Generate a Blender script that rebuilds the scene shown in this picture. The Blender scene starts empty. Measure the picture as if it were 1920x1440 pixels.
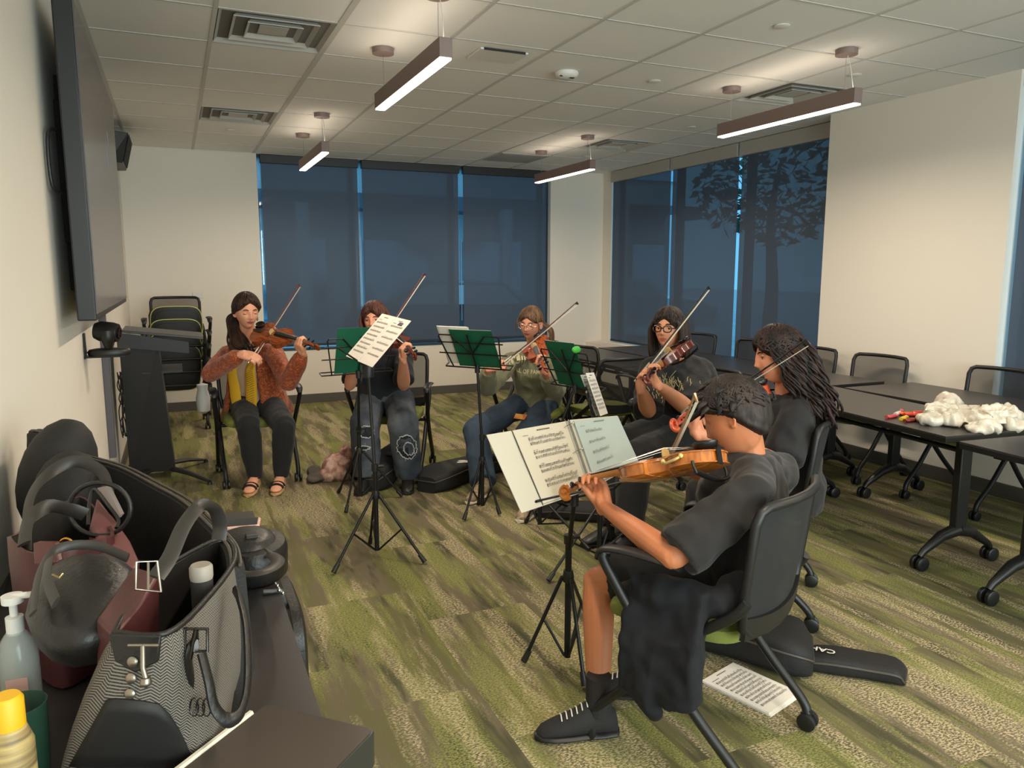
import bpy, bmesh, math, random
import numpy as np
from mathutils import Vector, Matrix, noise, Quaternion
from mathutils.bvhtree import BVHTree
random.seed(7)
S = bpy.context.scene
COL = S.collection
PI = math.pi
# ---------------------------------------------------------------- camera
CAMH = 1.5; PITCH = math.radians(8.4); YAW = math.radians(23.8); FPX = 1425.0
cam_d = bpy.data.cameras.new('camera'); cam = bpy.data.objects.new('camera', cam_d); COL.objects.link(cam)
cam.location = (0, 0, CAMH); cam.rotation_euler = (PI/2-PITCH, 0, -YAW)
cam_d.sensor_width = 36; cam_d.lens = 36*FPX/1920; cam_d.clip_start = .05
S.camera = cam
# ---------------------------------------------------------------- world, exposure
W = bpy.data.worlds.new('world'); S.world = W; W.use_nodes = True
W.node_tree.nodes['Background'].inputs[0].default_value = (.20, .58, .92, 1)
W.node_tree.nodes['Background'].inputs[1].default_value = 1.3
vs = S.view_settings; vs.view_transform = 'Standard'; vs.look = 'None'; vs.gamma = 1; vs.use_curve_mapping = False
vs.exposure = 0.0
LAMP_W = 25.0; LAMP_COL = (1.0, .84, .65); LAMP_SPREAD = math.radians(172); UP_W = 1.2
# warm-white fill light added behind the camera to lift the room
fd = bpy.data.lights.new('fill_light', 'AREA'); fd.shape = 'RECTANGLE'; fd.size = 5.0; fd.size_y = 2.4; fd.energy = 450; fd.color = (1, .94, .88)
fl = bpy.data.objects.new('fill_light', fd); COL.objects.link(fl); fl.location = (2.3, -3.6, 1.45); fl.rotation_euler = (PI/2, 0, 0)
try:
    S.cycles.use_denoising = True; S.cycles.max_bounces = 8; S.cycles.transparent_max_bounces = 12
    S.cycles.sample_clamp_indirect = 4; S.cycles.caustics_reflective = False; S.cycles.caustics_refractive = False
except Exception: pass

# ---------------------------------------------------------------- photograph geometry: pixel + distance -> point of the room
RT = Vector((math.cos(YAW), -math.sin(YAW), 0))
FW = Vector((math.sin(YAW)*math.cos(PITCH), math.cos(YAW)*math.cos(PITCH), -math.sin(PITCH)))
UP = RT.cross(FW); CAM = Vector((0, 0, CAMH))
def V(*a): return Vector(a)
def ray(x, y): return FW + RT*((x-960)/FPX) + UP*((720-y)/FPX)
def D(x, y, w): return CAM + ray(x, y)*w
def PZ(x, y, z=0.): d = ray(x, y); return CAM + d*((z-CAMH)/d.z)
def cv(r, u, t): return (RT*r + UP*u - FW*t).normalized()
def hit(A, x, y, L, near=True):
    d = ray(x, y).normalized(); oc = CAM-A; b = oc.dot(d); q = b*b-(oc.dot(oc)-L*L)
    t = -b + (0 if q < 0 else (-math.sqrt(q) if near else math.sqrt(q)))
    return CAM + d*t

# ---------------------------------------------------------------- materials
def lin(c): return tuple((v/12.92 if v <= .04045 else ((v+.055)/1.055)**2.4) for v in (q/255 for q in c))
MATS = {}
def mat(name, rgb, rough=.6, metal=0, bump=0, bscale=60, bstretch=(1, 1, 1), var=0, vscale=8, coat=0, emit=None, alpha=1, trans=0, sheen=0, col2=None, spec=.5):
    if name in MATS: return MATS[name]
    m = bpy.data.materials.new(name); m.use_nodes = True; nt = m.node_tree; N = nt.nodes; L = nt.links
    p = N['Principled BSDF']; c = lin(rgb)+(1,)
    p.inputs['Base Color'].default_value = c; p.inputs['Roughness'].default_value = rough; p.inputs['Metallic'].default_value = metal
    p.inputs['Coat Weight'].default_value = coat; p.inputs['Sheen Weight'].default_value = sheen; p.inputs['Alpha'].default_value = alpha
    p.inputs['Transmission Weight'].default_value = trans; p.inputs['Specular IOR Level'].default_value = spec
    if emit: p.inputs['Emission Color'].default_value = emit[0]+(1,); p.inputs['Emission Strength'].default_value = emit[1]
    if bump or var or col2:
        tc = N.new('ShaderNodeTexCoord'); mp = N.new('ShaderNodeMapping'); mp.inputs['Scale'].default_value = bstretch
        L.new(tc.outputs['Object'], mp.inputs[0])
    if bump:
        n = N.new('ShaderNodeTexNoise'); n.inputs['Scale'].default_value = bscale; n.inputs['Detail'].default_value = 3
        b = N.new('ShaderNodeBump'); b.inputs['Strength'].default_value = bump; b.inputs['Distance'].default_value = .004
        L.new(mp.outputs[0], n.inputs[0]); L.new(n.outputs[0], b.inputs['Height']); L.new(b.outputs[0], p.inputs['Normal'])
    if var or col2:
        n = N.new('ShaderNodeTexNoise'); n.inputs['Scale'].default_value = vscale; n.inputs['Detail'].default_value = 4
        r = N.new('ShaderNodeValToRGB'); L.new(mp.outputs[0], n.inputs[0]); L.new(n.outputs[0], r.inputs[0]); L.new(r.outputs[0], p.inputs['Base Color'])
        e = r.color_ramp.elements; e[0].position = .38; e[1].position = .62
        if col2: e[0].color = c; e[1].color = lin(col2)+(1,)
        else: e[0].color = tuple(v*(1-var) for v in c[:3])+(1,); e[1].color = tuple(min(1, v*(1+var)) for v in c[:3])+(1,)
    MATS[name] = m; return m

BLACKP = mat('black_plastic', (24, 23, 23), .45); BLACKM = mat('black_metal', (26, 26, 27), .35, .3)
CHROME = mat('chrome', (200, 200, 200), .2, 1); WALL = mat('wall_paint', (236, 228, 216), .85)
PAPER = mat('paper', (236, 230, 220), .8); INK = mat('ink', (60, 58, 58), .9)
WHITE = mat('white_plastic', (225, 222, 215), .5)

# ---------------------------------------------------------------- mesh builder
class MB:
    def __init__(s): s.v = []; s.f = []; s.m = []; s.mi = 0
    def add(s, vs_, fs):
        o = len(s.v); s.v += [Vector(q) for q in vs_]; s.f += [tuple(i+o for i in f) for f in fs]; s.m += [s.mi]*len(fs); return s
    def box(s, c, d, R=None):
        c = Vector(c); h = Vector(d)/2; R = R or Matrix.Identity(3)
        vs_ = [c+R @ Vector((x*h.x, y*h.y, z*h.z)) for x in (-1, 1) for y in (-1, 1) for z in (-1, 1)]
        return s.add(vs_, [(0, 1, 3, 2), (4, 6, 7, 5), (0, 4, 5, 1), (2, 3, 7, 6), (0, 2, 6, 4), (1, 5, 7, 3)])
    def loft(s, rings, cap=True, closed=False):
        n = len(rings[0]); vs_ = [p for r in rings for p in r]; fs = []
        m = len(rings)
        for i in range(m if closed else m-1):
            a, b = i*n, ((i+1) % m)*n
            for j in range(n): k = (j+1) % n; fs.append((a+j, a+k, b+k, b+j))
        if cap and not closed: fs.append(tuple(range(n-1, -1, -1))); fs.append(tuple((m-1)*n+j for j in range(n)))
        return s.add(vs_, fs)
    def tube(s, pts, r, n=8, flat=1., up=None, cap=True, closed=False, rnd=False):
        pts = [Vector(p) for p in pts]; m = len(pts); R = [r]*m if isinstance(r, (int, float)) else list(r)
        if rnd:
            d0 = (pts[0]-pts[1]).normalized(); d1 = (pts[-1]-pts[-2]).normalized(); a, b = R[0], R[-1]
            pts = [pts[0]+d0*a*.98, pts[0]+d0*a*.75]+pts+[pts[-1]+d1*b*.75, pts[-1]+d1*b*.98]
            R = [a*.2, a*.66]+R+[b*.66, b*.2]; m += 4
        rings = []; prev = None
        for i in range(m):
            if closed: t = pts[(i+1) % m]-pts[i-1]
            else: t = pts[min(i+1, m-1)]-pts[max(i-1, 0)]
            if t.length < 1e-9: t = Vector((0, 0, 1))
            t.normalize()
            if up is not None: u = Vector(up)-t*t.dot(Vector(up))
            elif prev is None: u = Vector((0, 0, 1)) if abs(t.z) < .9 else Vector((1, 0, 0)); u = u-t*t.dot(u)
            else: u = prev-t*t.dot(prev)
            if u.length < 1e-6: u = t.orthogonal()
            u.normalize(); prev = u; w = t.cross(u)
            rings.append([pts[i]+(w*math.cos(2*PI*j/n)+u*math.sin(2*PI*j/n)*flat)*R[i] for j in range(n)])
        return s.loft(rings, cap, closed)
    def ell(s, c, r, A=None, nu=16, nv=10):
        c = Vector(c); A = A or Matrix.Identity(3); vs_ = [c+A @ Vector((0, 0, r[2]))]; fs = []
        for i in range(1, nv):
            th = PI*i/nv
            for j in range(nu): ph = 2*PI*j/nu; vs_.append(c+A @ Vector((r[0]*math.sin(th)*math.cos(ph), r[1]*math.sin(th)*math.sin(ph), r[2]*math.cos(th))))
        vs_.append(c+A @ Vector((0, 0, -r[2]))); e = len(vs_)-1
        for j in range(nu): k = (j+1) % nu; fs.append((0, 1+j, 1+k)); fs.append((e, e-nu+k, e-nu+j))
        for i in range(nv-2):
            a, b = 1+i*nu, 1+(i+1)*nu
            for j in range(nu): k = (j+1) % nu; fs.append((a+j, b+j, b+k, a+k))
        return s.add(vs_, fs)
    def cyl(s, a, b, r, n=16, r2=None): return s.tube([a, b], [r, r if r2 is None else r2], n)
    def lathe(s, c, prof, n=20, axis=(0, 0, 1)):
        ax = Vector(axis).normalized(); u = ax.orthogonal().normalized(); w = ax.cross(u); c = Vector(c)
        return s.loft([[c+ax*h+(u*math.cos(2*PI*j/n)+w*math.sin(2*PI*j/n))*max(r, 1e-4) for j in range(n)] for r, h in prof])
    def build(s, name, m=None, parent=None, world=False, smooth=True, bevel=0, sub=0, ang=50):
        me = bpy.data.meshes.new(name)
        vv = s.v
        if parent is not None and world:
            I = wm(parent).inverted(); vv = [I @ q for q in vv]
        me.from_pydata([tuple(q) for q in vv], [], s.f); 
        ms = m if isinstance(m, (list, tuple)) else [m]
        for q in ms:
            if q: me.materials.append(q)
        if len(ms) > 1: me.polygons.foreach_set('material_index', s.m)
        if smooth:
            me.polygons.foreach_set('use_smooth', [True]*len(me.polygons))
            if not sub:
                try: me.set_sharp_from_angle(angle=math.radians(ang))
                except Exception: pass
        me.update()
        o = bpy.data.objects.new(name, me); COL.objects.link(o)
        if parent is not None: o.parent = parent
        if bevel:
            b = o.modifiers.new('b', 'BEVEL'); b.width = bevel; b.segments = 2; b.limit_method = 'ANGLE'; b.angle_limit = math.radians(40)
        if sub: q = o.modifiers.new('s', 'SUBSURF'); q.levels = q.render_levels = sub
        return o
def wm(o):
    M = o.matrix_basis.copy(); p = o.parent
    while p: M = p.matrix_basis @ M; p = p.parent
    return M
def tag(o, label=None, cat=None, group=None, kind=None):
    if label: o['label'] = label
    if cat: o['category'] = cat
    if group: o['group'] = group
    if kind: o['kind'] = kind
    return o
def empty(name, loc=(0, 0, 0), rz=0, label=None, cat=None, group=None, R=None):
    o = bpy.data.objects.new(name, None); COL.objects.link(o); o.location = loc; o.empty_display_size = .1
    o.rotation_euler = (0, 0, rz)
    if R is not None: o.rotation_euler = R.to_euler()
    return tag(o, label, cat, group)
def copy_tree(o, parent=None):
    c = o.copy(); COL.objects.link(c)
    if parent is not None: c.parent = parent
    for ch in list(KIDS(o)): copy_tree(ch, c)
    return c
def KIDS(o): return [q for q in bpy.data.objects if q.parent == o]
def struct(o): o['kind'] = 'structure'; return o
def plain_box(name, lo, hi, m, parent=None, bevel=0, **k):
    lo = Vector(lo); hi = Vector(hi); return MB().box((lo+hi)/2, hi-lo).build(name, m, parent, smooth=False, bevel=bevel, **k)
def cr(pts, k=4):
    pts = [Vector(p) for p in pts]; out = []; n = len(pts)
    for i in range(n-1):
        p0, p1, p2, p3 = pts[max(i-1, 0)], pts[i], pts[i+1], pts[min(i+2, n-1)]
        for j in range(k):
            t = j/k; out.append(.5*((2*p1)+(p2-p0)*t+(2*p0-5*p1+4*p2-p3)*t*t+(3*p1-p0-3*p2+p3)*t**3))
    out.append(pts[-1]); return out
def crs(vals, k=4):
    return [p.x for p in cr([Vector((v, 0, 0)) for v in vals], k)]
# ================================================================ THE ROOM
LX, RX, BY, NY, CZ = -.44, 5.0, 8.9, -3.0, 2.77   # left wall, right wall, back wall, wall behind the camera, ceiling
RW = 5.24                                          # window plane of the right hand recess
def carpet():
    m = bpy.data.materials.new('carpet'); m.use_nodes = True; nt = m.node_tree; N = nt.nodes; L = nt.links; p = N['Principled BSDF']
    p.inputs['Roughness'].default_value = 1; p.inputs['Specular IOR Level'].default_value = .1
    tc = N.new('ShaderNodeTexCoord'); sp = N.new('ShaderNodeSeparateXYZ'); L.new(tc.outputs['Object'], sp.inputs[0])
    def math_(op, a, b=None, c=None):
        n = N.new('ShaderNodeMath'); n.operation = op
        for i, q in enumerate((a, b, c)):
            if q is None: continue
            if isinstance(q, (int, float)): n.inputs[i].default_value = q
            else: L.new(q, n.inputs[i])
        return n.outputs[0]
    ix = math_('FLOOR', math_('DIVIDE', sp.outputs[0], .46))
    off = math_('MULTIPLY', math_('FRACT', math_('MULTIPLY', ix, .37)), .92)
    iy = math_('FLOOR', math_('DIVIDE', math_('ADD', sp.outputs[1], off), .92))
    cx = N.new('ShaderNodeCombineXYZ'); L.new(ix, cx.inputs[0]); L.new(iy, cx.inputs[1])
    wn = N.new('ShaderNodeTexWhiteNoise'); L.new(cx.outputs[0], wn.inputs[0])
    sc = N.new('ShaderNodeVectorMath'); sc.operation = 'SCALE'; sc.inputs[3].default_value = .45; L.new(wn.outputs['Color'], sc.inputs[0])
    ad = N.new('ShaderNodeVectorMath'); L.new(tc.outputs['Object'], ad.inputs[0]); L.new(sc.outputs[0], ad.inputs[1])
    def nz(scale, st, det=3, seed=0, src=None):
        mp = N.new('ShaderNodeMapping'); mp.inputs['Scale'].default_value = st; mp.inputs['Location'].default_value = (seed, seed*2.3, 0)
        L.new(src or ad.outputs[0], mp.inputs[0]); n = N.new('ShaderNodeTexNoise'); n.inputs['Scale'].default_value = scale; n.inputs['Detail'].default_value = det
        n.inputs['Roughness'].default_value = .6; L.new(mp.outputs[0], n.inputs[0]); return n.outputs[0]
    def step(v, lo, hi):
        n = N.new('ShaderNodeMapRange'); n.interpolation_type = 'SMOOTHSTEP'; n.inputs[1].default_value = lo; n.inputs[2].default_value = hi; L.new(v, n.inputs[0]); return n.outputs[0]
    def mix(f, a, b):
        n = N.new('ShaderNodeMix'); n.data_type = 'RGBA'; L.new(f, n.inputs[0])
        for i, q in ((6, a), (7, b)):
            if isinstance(q, tuple): n.inputs[i].default_value = lin(q)+(1,)
            else: L.new(q, n.inputs[i])
        return n.outputs[2]
    A = nz(1, (6.5, .8, 1), 4, 0); B = nz(1, (8, 1.0, 1), 5, 11); Cc = nz(1, (7.5, .9, 1), 5, 23); E_ = nz(1, (9, 1.6, 1), 3, 31)
    spk = nz(1, (105, 200, 1), 3, 3, tc.outputs['Object']); spk2 = nz(1, (85, 170, 1), 3, 9, tc.outputs['Object'])
    col = mix(step(A, .36, .64), (112, 102, 84), (104, 102, 68))
    col = mix(step(E_, .52, .64), col, (80, 78, 60))
    lim = math_('MULTIPLY', step(B, .45, .58), step(spk, .42, .57))
    col = mix(lim, col, (142, 144, 84))
    crm = math_('MULTIPLY', step(Cc, .48, .59), step(spk2, .45, .58))
    col = mix(crm, col, (190, 174, 140))
    L.new(col, p.inputs['Base Color'])
    b = N.new('ShaderNodeBump'); b.inputs['Strength'].default_value = .5; b.inputs['Distance'].default_value = .004
    n = N.new('ShaderNodeTexNoise'); n.inputs['Scale'].default_value = 220; L.new(tc.outputs['Object'], n.inputs[0]); L.new(n.outputs[0], b.inputs['Height']); L.new(b.outputs[0], p.inputs['Normal'])
    return m
struct(plain_box('floor', (LX-.2, NY-.2, -.1), (RW+.3, BY+.2, 0), carpet()))
struct(plain_box('wall_left', (LX-.15, NY-.15, 0), (LX, BY+.15, 3.0), WALL))
# back wall in one mesh with the window opening: X .91..4.46, z .60..CZ
def wall_with_holes(name, axis, pos, thick, u0, u1, z0, z1, holes, m):
    us = sorted({u0, u1, *[h[0] for h in holes], *[h[1] for h in holes]}); zs = sorted({z0, z1, *[h[2] for h in holes], *[h[3] for h in holes]})
    b = MB()
    for a, c in zip(us, us[1:]):
        for d, e in zip(zs, zs[1:]):
            if any(h[0] <= a and c <= h[1] and h[2] <= d and e <= h[3] for h in holes): continue
            if axis == 'y': b.box(((a+c)/2, pos+thick/2, (d+e)/2), (c-a, abs(thick), e-d))
            else: b.box((pos+thick/2, (a+c)/2, (d+e)/2), (abs(thick), c-a, e-d))
    return struct(b.build(name, m, smooth=False))
wall_with_holes('wall_behind', 'y', NY, -.15, LX, RX, 0, 3.0, [(0, 4.7, .1, 2.6)], WALL)  # opening added so the fill light can reach the room
W0, W1 = .895, 4.465
wall_with_holes('wall_back', 'y', BY, .18, LX, RX+.55, 0, 3.0, [(W0, W1, .60, CZ)], WALL)
# right wall: solid to Y 3.28..4.87 pier, recesses either side (window plane at RW)
struct(plain_box('wall_right', (RX, 3.322, 0), (RX+.5, 4.87, 3.0), WALL))
wall_with_holes('wall_right_far', 'x', RX+.18, .2, 4.87, BY, 0, .59, [], WALL)
struct(plain_box('wall_right_corner', (RW, 8.68, 0), (RX+.5, BY, 3.0), WALL))
struct(plain_box('sill_right', (RX-.0, 4.87, .0), (RX+.2, BY, .575), WALL)); bpy.data.objects['sill_right'].name = 'trim_1'
struct(plain_box('wall_right_near', (RX, NY, 0), (RX+.5, 1.2, 3.0), WALL))
struct(plain_box('trim_2', (RX, 1.2, 0), (RX+.38, 3.322, .575), WALL))
GREYB = mat('baseboard_grey', (88, 84, 78), .6)
struct(plain_box('baseboard_back', (LX, BY-.012, 0), (RX+.0, BY, .10), GREYB, bevel=.003))
struct(plain_box('baseboard_left', (LX, NY, 0), (LX+.012, BY-.012, .10), GREYB, bevel=.003))
struct(plain_box('baseboard_right', (RX-.012, NY, 0), (RX, BY-.012, .10), GREYB, bevel=.003))
struct(plain_box('baseboard_behind', (LX, NY, 0), (RX, NY+.012, .10), GREYB, bevel=.003))

# ---- ceiling of lay-in tiles
TILE = mat('ceiling_tile_board', (240, 238, 234), .95, bump=.15, bscale=180); GRID = mat('ceiling_grid_metal', (206, 203, 198), .6)
ceil = struct(plain_box('ceiling', (LX-.15, NY-.15, CZ+.02), (RX+.5, BY+.15, CZ+.1), mat('plenum', (120, 118, 114), .9)))
P = .606; GX = [-.342+P*i for i in range(9)]; GY = [8.9-P*.99-P*i for i in range(20)]; GX0 = -.342
GYS = [4.165+P*i for i in range(-12, 8)]
skip = {(0, 0)}
vents = [(1, 4.165), (1, 6.589), (7, 4.165), (7, 6.589)]
tm = MB().box((0, 0, 0), (P-.022, P-.022, .016))
proto = None
xs = [LX]+GX+[RX+.5]; ys = [NY]+GYS+[BY]
for i in range(len(xs)-1):
    for j in range(len(ys)-1):
        x0, x1, y0, y1 = xs[i], xs[i+1], ys[j], ys[j+1]
        if any(abs(x0-(GX0+P*v[0])) < .02 and abs(y0-v[1]) < .02 for v in vents): continue
        w_, d_ = x1-x0-.020, y1-y0-.020
        if w_ < .02 or d_ < .02: continue
        full = abs(w_-(P-.020)) < .01 and abs(d_-(P-.020)) < .01
        if y1 < 2.2:      # behind the camera: larger boards, nothing seen
            pass
        if full and proto: o = proto.copy(); COL.objects.link(o)
        else:
            o = MB().box((0, 0, 0), (w_, d_, .016)).build('ceiling_tile', TILE, ceil, smooth=False, bevel=.002)
            if full: proto = o
        o.location = ((x0+x1)/2, (y0+y1)/2, CZ+.010)
g = MB()
for x in GX: g.box((x, (NY+BY)/2, CZ+.004), (.022 if abs(x-(GX0+2*P)) > .01 else .032, BY-NY, .012))
for y in GYS: g.box(((LX+RX)/2+.2, y, CZ+.0045), (RX-LX+.5, .016, .010))
g.build('ceiling_grid', GRID, ceil, smooth=False)

# ---- air diffusers in the ceiling
VM = mat('vent_metal', (186, 184, 178), .5); DARK = mat('dark_gap', (40, 38, 36), .8)
def vent(i, y, label):
    x = GX0+P*i; c = (x+P/2, y+P/2)
    r = empty('ceiling_vent', (c[0], c[1], CZ), 0, label, 'vent', 'square ceiling air vents')
    MB().box((0, 0, .09), (P-.04, P-.04, .01)).build('duct_plate', DARK, r, smooth=False)
    for k, (h, dz) in enumerate(((.287, .0), (.215, .004), (.14, .008))):
        b = MB()
        for q in range(4):
            a = q*PI/2; ca, sa = math.cos(a), math.sin(a)
            o_, i_ = h, h-.045
            pts = [(-o_, -o_, -dz*.3), (o_, -o_, -dz*.3), (i_, -i_, .05), (-i_, -i_, .05)]; pts2 = [(p[0], p[1], p[2]+.004) for p in pts]
            rot = lambda p: (p[0]*ca-p[1]*sa, p[0]*sa+p[1]*ca, p[2])
            b.add([rot(p) for p in pts+pts2], [(0, 3, 2, 1), (4, 5, 6, 7), (0, 1, 5, 4), (1, 2, 6, 5), (2, 3, 7, 6), (3, 0, 4, 7)])
        b.build('louvre', VM, r, smooth=False)
    MB().box((0, 0, .012), (.15, .15, .006)).build('centre_plate', VM, r, smooth=False, bevel=.002)
    return r
vent(1, 4.165, 'white square air vent with stepped louvres nearest the wall screen')
vent(1, 6.589, 'smaller looking air vent near the back wall above the chair stack')
vent(7, 4.165, 'air vent in the ceiling partly behind the right near pendant lamp')
vent(7, 6.589, 'air vent in the ceiling above the right far pendant lamp')
r = empty('return_grille', (3.6, 8.05, CZ), 0, 'flat grey perforated return grille near the back windows', 'vent')
MB().box((0, 0, -.004), (.58, .58, .01)).build('frame', VM, r, smooth=False, bevel=.002)
b = MB()
for k in range(22): b.box((0, -.26+k*.0248, -.011), (.53, .008, .006))
q = b.build('perforation', mat('grille_grey', (140, 138, 132), .6), r, smooth=False); q['kind'] = 'stuff'
# small ceiling fittings
d = empty('smoke_detector', (2.39, 4.55, CZ), 0, 'round white smoke detector on the ceiling between the lamps', 'detector')
MB().lathe((0, 0, 0), [(.0, 0), (.075, 0), (.078, -.012), (.07, -.028), (.05, -.040), (0, -.042)], 28).build('housing', WHITE, d)
MB().box((.02, -.035, -.041), (.03, .022, .004)).build('sensor_window', DARK, d, smooth=False)
MB().box((-.045, -.03, -.034), (.03, .012, .006)).build('vent_slot', DARK, d, smooth=False)
d = empty('projector_cover', (1.83, 4.36, CZ), 0, 'flat white square cover on the ceiling beside the near left lamp', 'cover')
MB().box((0, 0, -.006), (.30, .22, .012)).build('cover_plate', WHITE, d, smooth=False, bevel=.004)
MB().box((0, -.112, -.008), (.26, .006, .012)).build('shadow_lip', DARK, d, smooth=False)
for (x, y, lb) in ((3.04, 4.515, 'small white sprinkler cap right of the smoke detector'), (4.14, 3.85, 'small sprinkler cap by the right near pendant'), (.55, 7.55, 'small slotted sprinkler cap near the far left vent'), (4.28, 5.76, 'tiny white sprinkler cap above the right window'), (4.28, 7.65, 'tiny sprinkler cap above the right far lamp'), (2.98, 3.27, 'faint round sprinkler cap at the top of the ceiling')):
    o = MB().lathe((0, 0, 0), [(0, 0), (.04, 0), (.042, -.005), (.03, -.009), (0, -.010)], 20).build('sprinkler_cap', WHITE); o.location = (x, y, CZ); tag(o, lb, 'sprinkler', 'ceiling sprinkler caps')

# ---- pendant lamps
HOUS = mat('lamp_housing', (132, 112, 106), .5); DIFF = mat('lamp_diffuser', (255, 250, 240), .5, emit=((1.0, .88, .74), 9.0))
def pendant(x, y0, label):
    L_ = 1.21; r = empty('pendant_lamp', (x, y0+L_/2, 0), 0, label, 'lamp', 'linear pendant lamps')
    MB().box((0, 0, 2.498), (.062, L_, .085)).build('housing', HOUS, r, smooth=False, bevel=.002)
    b = MB(); b.box((0, 0, 2.453), (.054, L_-.012, .012)); b.build('diffuser', DIFF, r, smooth=False)
    for s in (-1, 1):
        MB().lathe((0, s*.5, CZ), [(0, 0), (.062, 0), (.062, -.030), (0, -.030)], 28).build('canopy', HOUS, r)
        MB().tube([(0, s*.5, CZ-.03), (0, s*.5, 2.54)], .0016, 6).build('cable', CHROME, r)
        if s < 0: MB().tube([(0.01, s*.5, CZ-.03), (.012, s*.53, 2.65), (.005, s*.56, 2.54)], .0022, 6).build('power_cord', WHITE, r)
    ld = bpy.data.lights.new('lamp_light', 'AREA'); ld.shape = 'RECTANGLE'; ld.size = .05; ld.size_y = L_-.02; ld.energy = LAMP_W; ld.color = LAMP_COL; ld.spread = LAMP_SPREAD
    l2 = ld.copy(); l2.energy = UP_W; l2.spread = PI; lq = bpy.data.objects.new('ceiling_fill_light', l2); COL.objects.link(lq); lq.parent = r; lq.location = (0, 0, 2.545); lq.rotation_euler = (PI, 0, 0)  # second light is upward fill added to brighten the ceiling, not a fixture part
    lo = bpy.data.objects.new('lamp_light', ld); COL.objects.link(lo); lo.parent = r; lo.location = (0, 0, 2.444)
pendant(1.18, 3.41, 'long pendant lamp, the nearest of the left row')
pendant(1.18, 6.40, 'short looking pendant lamp before the leftmost blind')
pendant(3.64, 3.35, 'long pendant lamp over the right hand tables')
pendant(3.66, 6.42, 'pendant lamp between the back and right windows')
for x in (1.18, 3.64): pendant(x, .42, 'pendant lamp overhead behind the camera, %s row' % ('left' if x < 2 else 'right')); pendant(x, -2.3, 'pendant lamp at the unseen end of the room, %s row' % ('left' if x < 2 else 'right'))

# ---- windows, blinds
ALU = mat('window_frame', (60, 66, 72), .5, .3)
GLS = bpy.data.materials.new('window_glass'); GLS.use_nodes = True
nt = GLS.node_tree; nt.nodes.clear(); o_ = nt.nodes.new('ShaderNodeOutputMaterial'); a_ = nt.nodes.new('ShaderNodeBsdfTransparent'); a_.inputs[0].default_value = (.86, .95, .97, 1)
g_ = nt.nodes.new('ShaderNodeBsdfGlossy'); g_.inputs['Roughness'].default_value = .02; mx = nt.nodes.new('ShaderNodeMixShader'); mx.inputs[0].default_value = .06
nt.links.new(a_.outputs[0], mx.inputs[1]); nt.links.new(g_.outputs[0], mx.inputs[2]); nt.links.new(mx.outputs[0], o_.inputs[0])
def weave(name, col, open_, rough=.8):
    m = bpy.data.materials.new(name); m.use_nodes = True; nt = m.node_tree; p = nt.nodes['Principled BSDF']; p.inputs['Base Color'].default_value = lin(col)+(1,); p.inputs['Roughness'].default_value = rough
    t = nt.nodes.new('ShaderNodeBsdfTransparent'); x = nt.nodes.new('ShaderNodeMixShader'); x.inputs[0].default_value = open_
    o = nt.nodes['Material Output']; nt.links.new(p.outputs[0], x.inputs[1]); nt.links.new(t.outputs[0], x.inputs[2]); nt.links.new(x.outputs[0], o.inputs[0]); return m
BLIND = weave('blind_fabric', (66, 82, 104), .06, .6)
FASC = mat('blind_fascia_dark', (44, 44, 48), .5); FASL = mat('blind_fascia_light', (176, 172, 164), .5)
def wframe(name, axis, pos, u0, u1, z0, z1, muls, outy):
    b = MB(); t = .028; dep = .08
    def bar(ua, ub, za, zb):
        if axis == 'y': b.box(((ua+ub)/2, pos+outy, (za+zb)/2), (ub-ua, dep, zb-za))
        else: b.box((pos+outy, (ua+ub)/2, (za+zb)/2), (dep, ub-ua, zb-za))
    bar(u0, u1, z0, z0+t); bar(u0, u1, z1-t, z1); bar(u0, u0+t*.35, z0, z1); bar(u1-t*.35, u1, z0, z1)
    for u in muls: bar(u-.03, u+.03, z0, z1)
    o = struct(b.build(name, ALU, smooth=False))
    es = [u0]+list(muls)+[u1]
    for a, c in zip(es, es[1:]):
        q = MB()
        if axis == 'y': q.box(((a+c)/2, pos+outy, (z0+z1)/2), (c-a-.05, .008, z1-z0-.06))
        else: q.box((pos+outy, (a+c)/2, (z0+z1)/2), (.008, c-a-.05, z1-z0-.06))
        q.build('pane', GLS, o, smooth=False)
    return o
wframe('window_1', 'y', BY, W0, W1, .60, CZ, [1.93, 3.15, 4.36], .12)
wframe('fill_light_glazing', 'y', NY-.12, 0, 4.7, .1, 2.6, [1.2, 2.35, 3.5], 0)  # invented glazing behind the camera, added for the fill light to enter
wframe('window_2', 'x', RW, 4.87, 8.68, .575, CZ, [6.24, 7.42], .16)
wframe('window_3', 'x', RX+.10, 1.2, 3.322, .575, CZ, [2.3], .16)
def blind(axis, pos, u0, u1, zb, label, group, ft=.09, fm=None, side=1):
    c = (u0+u1)/2; r = empty('roller_blind', (c, pos, zb) if axis == 'y' else (pos, c, zb), 0 if axis == 'y' else PI/2*side, label, 'blind', group)
    w_ = u1-u0; H_ = CZ-.005-zb
    b = MB(); n = 24
    vs_ = []; fs = []
    for i in range(n+1):
        x = -w_/2+w_*i/n
        for z in (0.0, H_-ft+.01):
            vs_.append((x, .0015*math.sin(i*1.3)*(1 if z == 0 else .2), z))
    for i in range(n): fs.append((2*i, 2*i+2, 2*i+3, 2*i+1))
    b.add(vs_, fs); b.build('fabric', BLIND, r)
    MB().box((0, 0, .012), (w_, .012, .026)).build('hem_bar', mat('hem_bar', (42, 44, 50), .6), r, smooth=False, bevel=.003)
    MB().box((0, -.005, H_-ft/2), (w_+.012, .07, ft)).build('fascia', fm or FASC, r, smooth=False, bevel=.003)
    return r
g1 = 'roller blinds over the back window'
b1 = blind('y', BY+.045, .940, 2.000, .655, 'dark roller blind at the left of the back window', g1)
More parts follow.
